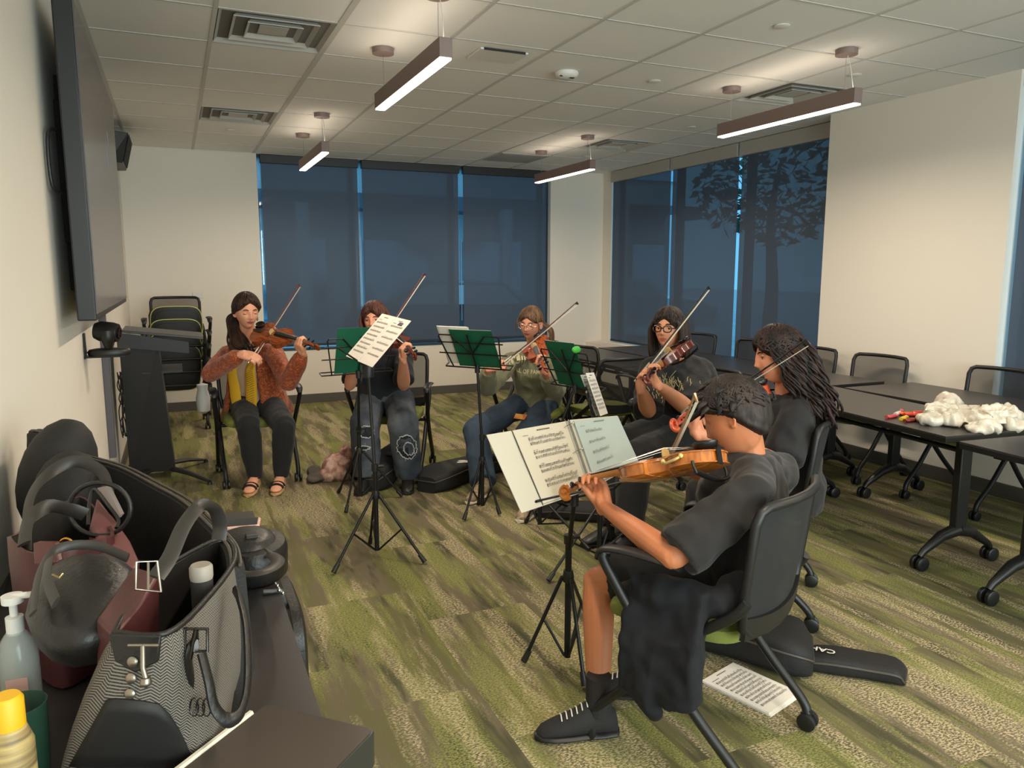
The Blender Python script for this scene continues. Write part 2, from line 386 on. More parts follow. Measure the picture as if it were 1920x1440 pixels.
b2 = blind('y', BY+.045, 2.052, 3.228, .655, 'dark roller blind in the middle of the back window', g1)
blind('y', BY+.045, 3.290, 4.425, .655, 'dark roller blind at the right of the back window', g1)
g2 = 'roller blinds over the right window'
blind('x', RW, 7.40, 8.65, .60, 'dark roller blind nearest the room corner on the right wall', g2, .13, FASL, -1)
blind('x', RW, 6.25, 7.365, .60, 'dark roller blind in the middle of the right window', g2, .13, FASL, -1)
blind('x', RW, 4.90, 6.205, .60, 'dark roller blind beside the bright wall pier', g2, .13, FASL, -1)
blind('x', RX+.06, 1.25, 3.290, .60, 'dark roller blind at the right edge of the photo', g2, .10, FASL, -1)
# bead chains at blind edges
for (p, lb) in (((2.018, BY+.02, 1.9), 'thin bead chain beside the leftmost back blind'), ((3.255, BY+.02, 1.9), 'thin bead chain between middle and right back blinds')):
    tag(MB().tube([p, (p[0], p[1], .9)], .002, 6).build('bead_chain', WHITE), lb, 'chain')

# ---- outside: forecourt, building across the way, cars, trees, lamp post
ASPH = mat('asphalt', (200, 204, 206), .9, var=.1, vscale=2)
tag(plain_box('forecourt', (-25, 9.6, -.12), (45, 60, -.06), ASPH), kind='structure'); tag(plain_box('forecourt', (6.2, -20, -.12), (45, 9.6, -.06), ASPH), kind='structure')
bw = empty('building', (3, 22, 0), 0, 'pale building across the forecourt seen through the back blinds', 'building')
FAC = mat('facade', (214, 216, 218), .8); FAD = mat('facade_grey', (196, 200, 204), .7); GLO = mat('sky_lit_glass', (190, 215, 230), .1, .8)
MB().box((0, 3, 3.0), (26, 6, 6.2)).build('facade_block', FAD, bw, smooth=False)
MB().box((0, -.6, 3.4), (26, 1.2, .4)).build('canopy_roof', mat('canopy_dark', (90, 96, 104), .7), bw, smooth=False)
for k in range(9): MB().box((-12+k*3, -.05, 1.3), (1.9, .12, 2.2)).build('window', GLO, bw, smooth=False)
for k in range(5): MB().box((-11+k*5.5, -2.3, 1.6), (.28, .28, 3.2)).build('column', FAC, bw, smooth=False)
for k in range(8): MB().box((-11.5+k*3.3, -.06, 5.0), (2.4, .12, 1.0)).build('window', GLO, bw, smooth=False)
def car(x, y, rz, rgb, label):
    r = empty('car', (x, y, -.06), rz, label, 'car', 'parked cars outside')
    P_ = mat('car_paint%d' % rgb[0], rgb, .25, .3, coat=.8)
    prof = [(-2.15, .35), (-2.2, .75), (-1.9, .92), (-1.1, 1.0), (-.65, 1.38), (.75, 1.42), (1.5, 1.02), (2.1, .9), (2.2, .6), (2.15, .3)]
    b = MB(); b.loft([[(x_*k, y_, z_ if z_ < .8 else .8+(z_-.8)*k2) for x_, z_ in prof] for y_, k, k2 in ((-.88, .97, .85), (-.8, 1, .97), (0, 1, 1), (.8, 1, .97), (.88, .97, .85))]); b.build('car_body', P_, r)
    for s in (-1, 1):
        MB().loft([[(-.98, s*.86, 1.0), (-.6, s*.83, 1.32), (.7, s*.83, 1.34), (1.25, s*.86, 1.0)], [(-.98, s*.90, 1.0), (-.6, s*.88, 1.32), (.7, s*.88, 1.34), (1.25, s*.90, 1.0)]]).build('side_window', FAD, r, smooth=False)
        for xx in (-1.35, 1.35): MB().lathe((xx, s*.72, .33), [(0, 0), (.2, 0), (.33, .02), (.33, .17), (.2, .2), (0, .19)], 24, (0, s, 0)).build('wheel', DARK, r)
        MB().ell((2.1, s*.65, .72), (.1, .18, .09)).build('headlamp', CHROME, r)
car(4.9, 13.4, 2.9, (70, 76, 84), 'dark parked car behind the right back blind')
car(9.6, 15.5, 2.6, (170, 180, 186), 'silver parked car glimpsed at the window corner')
car(11.5, 7.2, 1.7, (190, 200, 205), 'pale parked car beyond the right window')
def tree(x, y, h, label):
    r = empty('tree', (x, y, -.06), 0, label, 'tree', 'trees outside the windows'); rr = random.Random(int(x*10))
    MB().tube(cr([(0, 0, 0), (.1, .05, h*.3), (-.05, 0, h*.6), (.1, 0, h*.85)]), crs([.16, .12, .08, .03]), 8).build('trunk', mat('bark', (60, 54, 46), .9), r)
    b = MB()
    for k in range(900):
        a = rr.uniform(0, 2*PI); e = math.asin(rr.uniform(-1, 1)); q = rr.uniform(.5, 1)**.5
        c = V(math.cos(a)*math.cos(e)*1.5*q, math.sin(a)*math.cos(e)*1.5*q, h*.75+math.sin(e)*h*.27*q); u = V(rr.gauss(0, 1), rr.gauss(0, 1), rr.gauss(0, 1)).normalized(); w_ = u.orthogonal().normalized(); s = .13
        b.add([c-u*s, c+w_*s*.5, c+u*s, c-w_*s*.5], [(0, 1, 2, 3)])
    q = b.build('foliage', mat('leaf_green', (52, 74, 48), .7), r, smooth=False); q['kind'] = 'stuff'
tree(10.5, 11.5, 4.2, 'tree behind the middle right blind'); tree(13.5, 5.8, 4.6, 'tree behind the near right blind'); tree(-1.2, 14.5, 4.0, 'tree behind the left back blind')
pl = empty('lamp_post', (10.4, 6.4, -.06), 0, 'street lamp post seen through the near right blind', 'lamp post')
MB().tube([(0, 0, 0), (0, 0, 5.6)], [.09, .06], 12).build('post', FAD, pl); MB().box((-.5, 0, 5.6), (1.1, .18, .1)).build('lamp_arm', FAD, pl, smooth=False)

# ================================================================ WALL SCREEN (left wall)
TVB = mat('screen_bezel', (30, 30, 31), .4); SCR = mat('screen_glass', (92, 88, 92), .22, spec=.6)
tv = empty('wall_screen', (LX, 4.66, 1.94), 0, 'very large dark wall mounted display screen on the left wall', 'screen')
MB().box((.105, 0, 0), (.07, 2.2, 1.28)).build('screen_case', TVB, tv, smooth=False, bevel=.006)
MB().box((.142, 0, .005), (.004, 2.16, 1.235)).build('screen_panel', SCR, tv, smooth=False)
b = MB(); b.box((.035, 0, 0), (.07, 1.3, .62)); b.box((.035, -.55, -.05), (.065, .10, .95)); b.box((.035, .55, -.05), (.065, .10, .95)); b.build('wall_bracket', DARK, tv, smooth=False, bevel=.004)
b = MB(); b.tube(cr([(.055, -1.02, .12), (.02, -1.08, .10), (.02, -1.08, -.10), (.055, -1.02, -.12)], 5), .007, 8); b.build('side_handle', TVB, tv)
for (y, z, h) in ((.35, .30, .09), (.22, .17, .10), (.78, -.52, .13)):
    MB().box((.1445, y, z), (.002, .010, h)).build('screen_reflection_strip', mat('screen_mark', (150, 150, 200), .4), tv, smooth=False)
sp = empty('wall_speaker', (LX, 7.75, 2.55), 0, 'small black wedge speaker high on the left wall past the screen', 'speaker')
MB().loft([[(0, -.35, .13), (.16, -.30, .12), (.10, -.28, -.13), (0, -.33, -.13)], [(0, .35, .13), (.16, .30, .12), (.10, .28, -.13), (0, .33, -.13)]]).build('speaker_box', TVB, sp, smooth=False, bevel=.004)
MB().loft([[(.163, -.27, .11), (.165, -.27, .11), (.112, -.26, -.11), (.108, -.26, -.11)], [(.163, .27, .11), (.165, .27, .11), (.112, .26, -.11), (.108, .26, -.11)]]).build('speaker_grille', DARK, sp, smooth=False)

# conference camera on its wall shelf
cb = empty('camera_shelf', (LX, 4.42, 1.075), 0, 'small black steel wall bracket shelf below the screen', 'shelf')
MB().box((.004, 0, .05), (.008, .06, .13)).build('wall_plate', BLACKM, cb, smooth=False, bevel=.001)
MB().box((.09, 0, -.006), (.19, .09, .008)).build('shelf_plate', BLACKM, cb, smooth=False, bevel=.001)
cc = empty('conference_camera', (LX+.115, 4.42, 1.073), 0, 'black motorised conference camera on the wall bracket', 'camera')
R0 = MB(); R0.loft([[( .10*k*math.cos(a), .062*k*math.sin(a), z) for a in [2*PI*j/28 for j in range(28)]] for z, k in ((0, .96), (.006, 1.0), (.022, 1.0), (.032, .93), (.036, .7))]); R0.build('camera_base', BLACKP, cc)
R0 = MB()
for s in (-1, 1): R0.tube(cr([(0, 0, .045), (0, s*.045, .05), (0, s*.066, .09), (0, s*.066, .13)], 5), crs([.016, .02, .03, .03], 5), 12, flat=.35 if 0 else 1)
R0.build('yoke', BLACKP, cc)
R0 = MB(); R0.lathe((-.035, 0, .125), [(0, -.028), (.04, -.026), (.052, 0), (.052, .06), (.046, .085), (0, .088)], 26, (1, -.25, -.12)); R0.build('lens_barrel', BLACKP, cc)
R0 = MB(); R0.lathe((.05, -.02, .115), [(0, 0), (.03, 0), (.03, .006), (.02, .008), (0, .004)], 24, (1, -.25, -.12)); R0.build('lens', mat('lens_glass', (14, 14, 20), .05), cc)
MB().tube(cr([(-.09, 0, .015), (-.105, .0, .02), (-.11, 0, .05), (-.112, 0, .07)], 4), .004, 8).build('camera_cable', BLACKP, cc)
# wall plates
o = MB().box((.23, BY-.004, 1.25), (.11, .008, .07)).build('wall_plate', WHITE, smooth=False, bevel=.002); tag(o, 'small white blank wall plate on the back wall', 'wall plate')
o = MB().box((LX+.02, 5.35, .93), (.04, .05, 1.2)).build('cable_raceway', mat('raceway', (90, 86, 92), .6), smooth=False, bevel=.004); tag(o, 'vertical grey cable channel on the wall behind the lectern', 'cable channel')
cl = empty('cable_bundle', (LX+.05, 5.8, .6), 0, 'tangle of black cables hanging behind the lectern', 'cables'); rr = random.Random(3)
for k in range(6):
    pts = [(rr.uniform(-.01, .03), rr.uniform(-.05, .05), .22-.09*i) for i in range(6)]
    MB().tube(cr(pts, 4), .004, 6).build('cable', BLACKP, cl)
# ================================================================ CHAIRS (local +Y is the way the sitter faces)
FRM = mat('chair_frame', (22, 22, 23), .45); SEAT = mat('chair_green_fabric', (112, 120, 54), .9, bump=.2, bscale=300)
SHELL = mat('chair_shell', (22, 22, 23), .5); MESH = weave('chair_mesh', (40, 38, 38), .34); LIME = mat('lime_piping', (190, 196, 120), .6)
DMESH = weave('chair_mesh_dense', (28, 28, 30), .05)
def caster(r, x, y, nm='caster'):   # r: the leg it is fitted to
    b = MB()
    for s in (-1, 1): b.lathe((x+s*.007, y, .031), [(0, 0), (.022, 0), (.030, .004), (.030, .014), (.024, .018), (0, .016)], 20, (s, 0, 0))
    b.tube([(x, y, .031), (x, y-.004, .07)], .009, 8)
    b.build(nm, FRM, r)
def chair(label, x, y, ang, group, flip=False, dense=False, cat='chair', z=0):
    r = empty('nesting_chair', (x, y, z), ang, label, cat, group)
    W2 = .225
    # back frame ring with curvature
    def bp(u, h):  # u -1..1, h 0..1
        return V(u*(W2-.012*(1-h)+.004*math.sin(PI*h)), -.235-.045*h-.055*(1-u*u)*(.6+.4*h)+.03, .47+.40*h)
    ring = []
    for (u, h) in [(-.80, .02), (-.4, -.0), (0, -.005), (.4, -.0), (.80, .02), (.97, .10), (1, .3), (1, .6), (1, .88), (.95, .965), (.85, .995), (.4, 1.0), (0, 1.0), (-.4, 1.0), (-.85, .995), (-.95, .965), (-1, .88), (-1, .6), (-1, .3), (-.97, .10)]: ring.append(bp(u, h))
    MB().tube(ring, .014, 8, closed=True).build('back_frame', FRM, r)
    b = MB(); n = 12; vs_ = []; fs = []
    for i in range(n+1):
        for j in range(n+1):
            u = -1+2*i/n; h = j/n; vs_.append(bp(u*.99, .02+.97*h))
    for i in range(n):
        for j in range(n): a = i*(n+1)+j; fs.append((a, a+n+1, a+n+2, a+1))
    b.add(vs_, fs); b.build('back_mesh', DMESH if dense else MESH, r)
    # solid lower band of the back
    b = MB(); lo = []; 
    for i in range(13):
        u = -1+i/6; lo.append([bp(u*.96, .0)+V(0, .004, 0), bp(u*.96, .0)+V(0, -.012, 0), bp(u*.97, .13+.05*u*u)+V(0, -.012, 0), bp(u*.97, .13+.05*u*u)+V(0, .004, 0)])
    b.loft(lo); b.build('back_band', SHELL, r)
    # seat
    def seat_ring(k, z, n=32):
        out = []
        for j in range(n):
            a = 2*PI*j/n; c, s_ = math.cos(a), math.sin(a); e = .45
            X = .235*k*math.copysign(abs(c)**e, c); Y_ = .225*k*math.copysign(abs(s_)**e, s_)
            out.append(V(X*(1-.06*(Y_ < 0)), Y_+.03, z-.018*max(0, (Y_/.225))**3+.008*abs(X/.235)**2))
        return out
    def flipm(v):  # seat tipped up against the back
        return V(v.x, -.14+(v.z-.45)*-1.0, .50+(v.y-.03)+.06)
    rings = [seat_ring(k, z_) for k, z_ in ((.3, .424), (.88, .424), (.98, .432), (1.0, .450), (.98, .468), (.90, .476), (.5, .472), (.05, .470))]
    rb = [seat_ring(k, z_) for k, z_ in ((.05, .412), (.70, .412), (.84, .418), (.86, .432), (.8, .436))]
    if flip:
        rings = [[flipm(q) for q in g_] for g_ in rings]; rb = [[flipm(q) for q in g_] for g_ in rb]
    MB().loft(rings).build('seat', SHELL if flip else SEAT, r); MB().loft(rb).build('seat_shell', SHELL, r)
    if flip:
        MB().tube([flipm(q) for q in seat_ring(1.005, .445)], .006, 6, closed=True).build('seat_piping', LIME, r)
    # side frames: arm post -> rear foot, back hinge -> front foot
    for s in (-1, 1):
        p1 = cr([(s*.285, .20, .655), (s*.29, .185, .62), (s*.272, .06, .43), (s*.262, -.10, .24), (s*.255, -.24, .10), (s*.25, -.265, .055)], 5)
        p2 = cr([(s*.235, -.235, .60), (s*.245, -.19, .545), (s*.252, .00, .40), (s*.25, .14, .22), (s*.247, .245, .11), (s*.245, .26, .055)], 5)
        l1 = MB().tube(p1, .0155, 10).build('rear_leg', FRM, r); l2 = MB().tube(p2, .0155, 10).build('front_leg', FRM, r)
        caster(l1, s*.25, -.268); caster(l2, s*.245, .262)
        b = MB(); arm = cr([(s*.285, .215, .640), (s*.287, .20, .668), (s*.288, .13, .682), (s*.286, .02, .680), (s*.284, -.06, .668)], 4)
        b.tube(arm, crs([.016, .024, .027, .026, .018], 4), 12, flat=.42, up=(0, 0, 1)); b.build('armrest', FRM, r)
        MB().tube([(s*.235, 0, .425), (s*.262, .02, .40)], .012, 8).build('seat_bracket', FRM, r)
    MB().tube([(-.25, -.01, .40), (.25, -.01, .40)], .012, 8).build('cross_bar', FRM, r)
    return r
def face(dx, dy): return math.atan2(-dx, dy)   # rotation that turns local +Y towards (dx, dy)
GP = 'chairs of the players'
chair('green seated nesting chair under the woman in the orange jacket', .49, 5.77, face(.03, -1), GP)
chair('nesting chair with its right side free, under the person in ripped jeans', 1.45, 5.50, face(-.45, -.9), GP)
chair('nesting chair under the person in the sage sweatshirt', 2.50, 5.22, face(-.62, -.78), GP)
chair('nesting chair under the dark haired person with black glasses', 2.93, 3.90, face(-.97, -.22), GP)
chair('nesting chair under the long curly haired player', 2.36, 2.62, face(-.70, .70), GP, dense=True)
chair('nearest chair, black back turned to the camera, under the boy', 1.49, 1.86, face(-.45, .89), GP, dense=True)
GT = 'empty chairs round the tables'
chair('empty mesh chair behind the grocery bag, nearest the right edge', 4.64, 3.19, PI/2, GT)
chair('empty mesh chair on the wall side, first beyond the grocery bag', 4.60, 4.08, PI/2+.08, GT)
chair('empty mesh chair half behind the long curly hair', 4.60, 4.74, PI/2, GT)
chair('empty mesh chair before the middle right blind', 4.62, 5.50, PI/2, GT)
chair('empty mesh chair right of the glasses wearer\'s head, before the far right blind', 4.62, 6.27, PI/2, GT)
chair('empty chair on the aisle side of the far tables, angled away', 3.42, 5.78, face(.98, .18), GT)
chair('empty chair behind the sage sweatshirt at the far table end', 3.42, 6.36, face(1, .05), GT)
chair('empty chair behind the sage sweatshirt, under the green folder', 2.98, 5.00, face(-.1, 1), GT)
GS = 'nesting chairs stacked in the left corner'
for k, lb in enumerate(('bottom chair of the corner stack', 'second chair from the bottom of the corner stack', 'third chair from the bottom of the corner stack', 'top chair of the corner stack, its mesh back highest')):
    chair(lb, -.03+.012*k, 8.02+.035*k, PI+.02, GS, flip=True, z=.125*k)

# ================================================================ TABLES
TOP = mat('table_top_black', (50, 46, 45), .38, spec=.5); EDGE = mat('table_edge', (18, 18, 19), .5); TLEG = mat('table_leg', (22, 22, 23), .4)
def table(label, cx, cy, L_, W_, rz, group, h=.73):
    r = empty('folding_table', (cx, cy, 0), rz, label, 'table', group)
    MB().box((0, 0, h-.003), (W_, L_, .006)).build('table_top', TOP, r, smooth=False, bevel=.001)
    MB().box((0, 0, h-.020), (W_-.001, L_-.001, .028)).build('edge_band', EDGE, r, smooth=False, bevel=.003)
    for s in (-1, 1):
        y = s*(L_/2-.16); b = MB()
        b.loft([[(x, y+yy, z_) for x, yy in ((-.036, -.022), (.036, -.022), (.036, .022), (-.036, .022))] for z_ in (.16, h-.05)])
        b.build('leg_column', TLEG, r, bevel=.006)
        b = MB()
        for q in (-1, 1): b.tube([(0, y, .19), (q*.10, y, .165), (q*(W_/2-.09), y, .095), (q*(W_/2-.07), y, .07)], [.034, .028, .018, .015], 8)
        fb = b.build('foot_bar', TLEG, r)
        for q in (-1, 1):
            b = MB()
            for t in (-1, 1): b.lathe((q*(W_/2-.07), y+t*.008, .036), [(0, 0), (.028, 0), (.036, .004), (.036, .020), (.028, .024), (0, .022)], 20, (0, t, 0))
            b.build('caster', TLEG, fb)
        MB().box((0, y, h-.045), (W_*.8, .06, .02)).build('top_bracket', TLEG, r, smooth=False)
    MB().tube([(0, -(L_/2-.16), .60), (0, L_/2-.16, .60)], .014, 8).build('stretcher', TLEG, r)
    return r
GA = 'black folding tables in two rows'
table('black table with the grocery bag at its near end', 3.68, 3.10, 1.50, .60, -.115, GA)
table('black table at the right bottom edge, in front of the grocery bag', 3.48, 1.52, 1.50, .60, -.10, GA)
table('black table in the wall side row, before the mesh chair at the bright wall', 4.39, 2.97, 1.50, .64, -.02, GA)
table('black table in the wall side row, cut by the right photo edge', 4.36, 1.42, 1.50, .64, -.02, GA)
table('black table in the wall side row beside the long curly hair', 4.27, 4.58, 1.50, .64, 0, GA)
table('black table in the wall side row nearest the room corner', 4.27, 6.04, 1.44, .64, 0, GA)
table('black table in the aisle row behind the black T-shirt and glasses', 3.60, 4.52, 1.42, .62, .02, GA)
table('black table in the aisle row nearest the room corner', 3.60, 5.98, 1.42, .62, 0, GA)
table('black table against the left wall holding the bags', -.12, 1.58, 1.83, .62, 0, GA, h=.74)

# ================================================================ LECTERN under the screen
LB = mat('lectern_black', (33, 32, 33), .5)
r = empty('lectern', (-.13, 6.08, 0), 0, 'black lectern with a tilted top and splayed steel feet left of the orange jacket', 'lectern')
MB().loft([[(-.24, -.10, .06), (.06, -.14, .06), (.06, .14, .06), (-.24, .10, .06)], [(-.24, -.24, 1.02), (.0, -.24, 1.0), (.0, .24, 1.0), (-.24, .24, 1.02)]]).build('back_column', LB, r, smooth=False, bevel=.004)
MB().loft([[(-.22, -.22, 1.085), (.30, -.22, 1.02), (.30, .26, 1.02), (-.22, .26, 1.085)], [(-.22, -.22, 1.103), (.30, -.22, 1.038), (.30, .26, 1.038), (-.22, .26, 1.103)]]).build('reading_top', TOP, r, smooth=False, bevel=.003)
MB().loft([[(-.25, -.26, .99), (.20, -.26, .93), (.20, -.235, .93), (-.25, -.235, .99)], [(-.25, -.26, 1.09), (.20, -.26, 1.01), (.20, -.235, 1.01), (-.25, -.235, 1.09)]]).build('side_rail', LB, r, smooth=False)
MB().box((.02, 0, .80), (.26, .42, .015)).build('inner_shelf', LB, r, smooth=False)
b = MB()
for (x, y) in ((.28, -.40), (.28, .30), (-.26, -.36), (-.26, .34)): b.tube([(-.06, 0, .085), (x*.6-.02, y*.6, .06), (x, y, .022)], [.034, .026, .014], 8, flat=.6, up=(0, 0, 1)); b.lathe((x, y, 0), [(0, 0), (.018, 0), (.014, .02), (0, .02)], 12)
b.build('foot', LB, r)
b = MB(); b.loft([[( .05+.045*math.cos(a)*k, .02+.05*math.sin(a)*k, z_) for a in [2*PI*j/14 for j in range(14)]] for z_, k in ((.44, .3), (.46, 1), (.56, 1.15), (.62, .8), (.66, .9), (.67, .2))]); 
o = b.build('plastic_bag', mat('bag_white', (220, 218, 212), .5), None); o.location = (.10, 6.10, 0); tag(o, 'small crumpled white bag hanging on the lectern side', 'bag')

# ================================================================ MUSIC STANDS
def stand(label, base, hub_h, feet, top, face_dir, tilt, group='folding music stands', desk=True, w_=.44, roll=0., dh=.24):
    """base floor point, feet list of floor points, top point of the pole, the desk faces face_dir (towards the reader)"""
    bx, by = base; r = empty('music_stand', (bx, by, 0), 0, label, 'music stand', group); O = V(bx, by, 0)
    hub = V(0, 0, hub_h); tp = Vector(top)-O
    MB().tube([(0, 0, .035), (0, 0, hub_h+.14)], .0125, 10).build('lower_tube', BLACKM, r)
    MB().tube([(0, 0, hub_h+.1), tp], [.0085, .0085], 10).build('upper_tube', BLACKM, r)
    b = MB(); b.lathe(hub, [(.0, -.02), (.02, -.02), (.022, 0), (.018, .025), (0, .025)], 16); b.lathe((0, 0, hub_h+.13), [(0, 0), (.018, 0), (.018, .035), (0, .035)], 14); b.build('hub', BLACKP, r)
    MB().tube([(.01, 0, hub_h+.15), (.045, .005, hub_h+.15)], [.006, .011], 8).build('knob', BLACKP, r)
    low = V(0, 0, .04)
    for f in feet:
        F = V(f[0]-bx, f[1]-by, .012); q = (F-hub)
        st = hub+V(F.x, F.y, 0).normalized()*.022
        lg = MB().tube([st, F], .0075, 8).build('leg', BLACKM, r)
        mid = hub.lerp(F, .52); MB().tube([mid, low+V(F.x, F.y, 0).normalized()*.012], .0055, 6).build('brace', BLACKM, r)
        MB().tube([F+(hub-F).normalized()*.05, F], [.011, .013], 8).build('rubber_foot', BLACKP, lg)
    b = MB(); b.lathe(tp, [(0, -.03), (.016, -.03), (.016, .02), (0, .02)], 12); b.build('tilt_joint', BLACKP, r)
    fd = Vector(face_dir).normalized(); fd.z = 0; fd.normalize()
    right = V(0, 0, 1).cross(fd)   # desk's right seen from behind
    n = (fd*math.cos(tilt)+V(0, 0, 1)*math.sin(tilt)).normalized(); u = n.cross(right).normalized()
    if u.z < 0: u = -u
    if roll: Q = Matrix.Rotation(roll, 3, n); right = Q @ right; u = Q @ u
    def P_(a, b_, c=0): return tp+right*a+u*b_+n*c
    if desk:
        b = MB(); t = .0045
        b.tube([P_(-w_/2, 0, 0), P_(w_/2, 0, 0)], t*1.1, 6); b.tube([P_(-w_/2, 0, .045), P_(w_/2, 0, .045)], t, 6)
        for a in (-.5, 0, .5): b.tube([P_(a*w_, 0, 0), P_(a*w_, 0, .045)], t, 6)
        b.build('ledge', BLACKM, r)
        b = MB(); wi = w_*.46
        for s in (-1, 1):
            b.tube([P_(s*wi*.55, dh*.0, -.002), P_(s*wi, dh, -.002)], t, 6) if False else b.tube([P_(s*wi*.80, 0, -.002), P_(s*wi, dh*.95, -.002), P_(s*wi*.96, dh, -.002)], t, 6)
            b.tube([P_(s*wi*.96, dh, -.002), P_(s*wi*.55, dh, -.002)], t, 6)
        b.tube([P_(-w_*.52, dh*.45, -.006), P_(w_*.52, dh*.45, -.006)], t, 6)
        b.tube([P_(0, 0, -.006), P_(0, dh*1.05, -.006)], t*1.2, 6)
        b.tube([P_(0, dh*.45, -.008), P_(-wi*.55, dh, -.006)], t, 6); b.tube([P_(0, dh*.45, -.008), P_(wi*.55, dh, -.006)], t, 6)
        b.tube([P_(-w_*.5, dh*.78, -.004), P_(w_*.5, dh*.78, -.004)], t, 6)
        b.build('desk_frame', BLACKM, r)
    return dict(o=r, P=lambda a, b_, c=0: P_(a, b_, c)+O, right=right, u=u, n=n, tp=tp+O)
def page(name, c, right, u, w_, h_, label, cat, group=None, th=.0008, m=None, bend=0., rows=8, title=True, seed=1, staves=True, ink=None, parent=None, margins=.1):
    """a sheet: corner frame at c = centre; printed staves are thin ink strips lying on it"""
    n = right.cross(u).normalized(); R = Matrix((right, u, n)).transposed()
    b = MB(); k = 10
    f = lambda x: bend*((x/(w_/2))**2)
    top = [(x, y, f(x)+th) for y in (-h_/2, h_/2) for x in [-w_/2+w_*i/k for i in range(k+1)]]; bot = [(p[0], p[1], p[2]-2*th) for p in top]
    vs_ = top+bot; fs = []; q = k+1
    for i in range(k): fs += [(i, i+1, q+i+1, q+i), (2*q+i+1, 2*q+i, 3*q+i, 3*q+i+1), (i, 2*q+i, 2*q+i+1, i+1), (q+i, q+i+1, 3*q+i+1, 3*q+i)]
    fs += [(0, q, 3*q, 2*q), (q-1, 3*q-1, 4*q-1, 2*q-1)]
    if parent is None: o = b.add(vs_, fs).build(name, m or PAPER, None, smooth=True, ang=30); o.matrix_basis = Matrix.Translation(c) @ R.to_4x4(); tag(o, label, cat, group)
    else: o = b.add(vs_, fs).build(name, m or PAPER, parent, smooth=True, ang=30); o.matrix_basis = wm(parent).inverted() @ (Matrix.Translation(c) @ R.to_4x4())
    if staves:
        rr = random.Random(seed); b = MB(); z_ = th+.0006
        def q_(x0, y0, x1, y1): b.add([(x0, y0, f(x0)+z_), (x1, y0, f(x1)+z_), (x1, y1, f(x1)+z_), (x0, y1, f(x0)+z_)], [(0, 1, 2, 3)])
        mx = w_*(.5-margins); y = h_*.5-h_*.17; step = h_*.74/rows
        if title:
            for k_ in range(7): x = -.03+k_*.008; q_(x, h_*.43, x+.006, h_*.43+.0045)
            for k_ in range(6): x = -mx+k_*.007; q_(x, h_*.375, x+.005, h_*.375+.003)
        for r_ in range(rows):
            yy = y-step*r_
            for l_ in range(5): q_(-mx, yy-l_*.0021, mx, yy-l_*.0021+.00055)
            q_(-mx, yy-.0084, -mx+.001, yy+.0006)
            x = -mx+.004; q_(x, yy-.010, x+.0022, yy+.002); x += .008
            while x < mx-.004:
                yn = yy-rr.randint(0, 4)*.0021; q_(x, yn-.001, x+.0026, yn+.0012); q_(x+.0022, yn, x+.0027, yn+.007)
                if rr.random() < .45: q_(x, yn+.0062, x+.008, yn+.0074)
                x += rr.choice((.006, .008, .0085, .012))
            for k_ in range(4): x = -mx+2*mx*(k_+1)/4; q_(x-.0006, yy-.0084, x, yy+.0006)
        b.build('printed_music', ink or INK, o, smooth=False)
    return o
GF = mat('green_card', (12, 92, 66), .5); GFL = mat('green_bright', (70, 180, 70), .5)
def floorp(x, y): q = PZ(x, y); return (q.x, q.y)
GSH = 'sheet music on the stands'
# S1: desk left of the loose sheets, green folder towards the player
S1 = stand('music stand in front of the woman in orange, holding a green folder', (1.045, 4.845), .34, [floorp(634.7, 926), floorp(648.5, 964), floorp(754, 933)], D(672, 700, 4.78), (-.15, 1, 0), .30, w_=.47)
def folder(st, dx, dy, w_, h_, label, th=.006):
    c = st['P'](dx, dy+h_/2+.004, .012)
    r = empty('green_folder', c, 0, label, 'folder', 'green folders on the stands', R=Matrix((st['right'], st['u'], st['right'].cross(st['u']))).transposed())
    MB().box((0, 0, -.003), (w_, h_, .002)).build('back_cover', GF, r, smooth=False, bevel=.0008)
    MB().box((.0, .003, .0), (w_-.012, h_-.01, .003)).build('paper_sheaf', PAPER, r, smooth=False)
    return r
folder(S1, .03, 0, .25, .30, 'green folder on the stand before the woman in orange')
S2 = stand('music stand holding the two tilted loose sheets, second player', (.905, 3.83), .34, [floorp(625, 1078), floorp(797, 1058), floorp(694, 1022)], D(690, 690, 4.12), (.25, 1, 0), .30, desk=False)
# the loose double sheet: corners from the photo at the stand's distance; it faces the camera side reader? it is turned over towards the room
def quad_page(px, w, label, seed, flipn=False, **k):
    (x0, y0), (x1, y1), (x2, y2), (x3, y3) = px   # bl, br, tr, tl
    ws = w if isinstance(w, (list, tuple)) else [w]*4
    bl, br, tr, tl = [D(x, y, q) for (x, y), q in zip(px, ws)]
    c = (bl+br+tr+tl)/4; right = ((br+tr)-(bl+tl)).normalized(); up = ((tl+tr)-(bl+br)); up = (up-right*up.dot(right)).normalized()
    W_ = ((br-bl).length+(tr-tl).length)/2; H_ = ((tl-bl).length+(tr-br).length)/2
    return page('sheet_music', c, right, up, W_, H_, label, 'sheet music', None, seed=seed, **k)
quad_page([(652, 668), (674, 680), (732, 597), (711, 589)], [4.06, 4.06, 4.20, 4.20], 'left loose music sheet tilted on the second stand', 5, rows=8, margins=.12) if 0 else None
_bl, _br, _tr, _tl = D(653, 667, 4.24), D(699, 691, 3.90), D(770, 600, 4.00), D(712, 589, 4.34)
_rt = ((_br+_tr)-(_bl+_tl)).normalized(); _up = ((_tl+_tr)-(_bl+_br)); _up = (_up-_rt*_up.dot(_rt)).normalized(); _c = (_bl+_br+_tr+_tl)/4; _w = ((_br-_bl).length+(_tr-_tl).length)/4; _h = ((_tl-_bl).length+(_tr-_br).length)/2
pgL = page('sheet_music', _c-_rt*_w/2, _rt, _up, _w*.985, _h, 'left one of the two tilted loose music pages', 'sheet music', None, seed=5, rows=8, margins=.12)
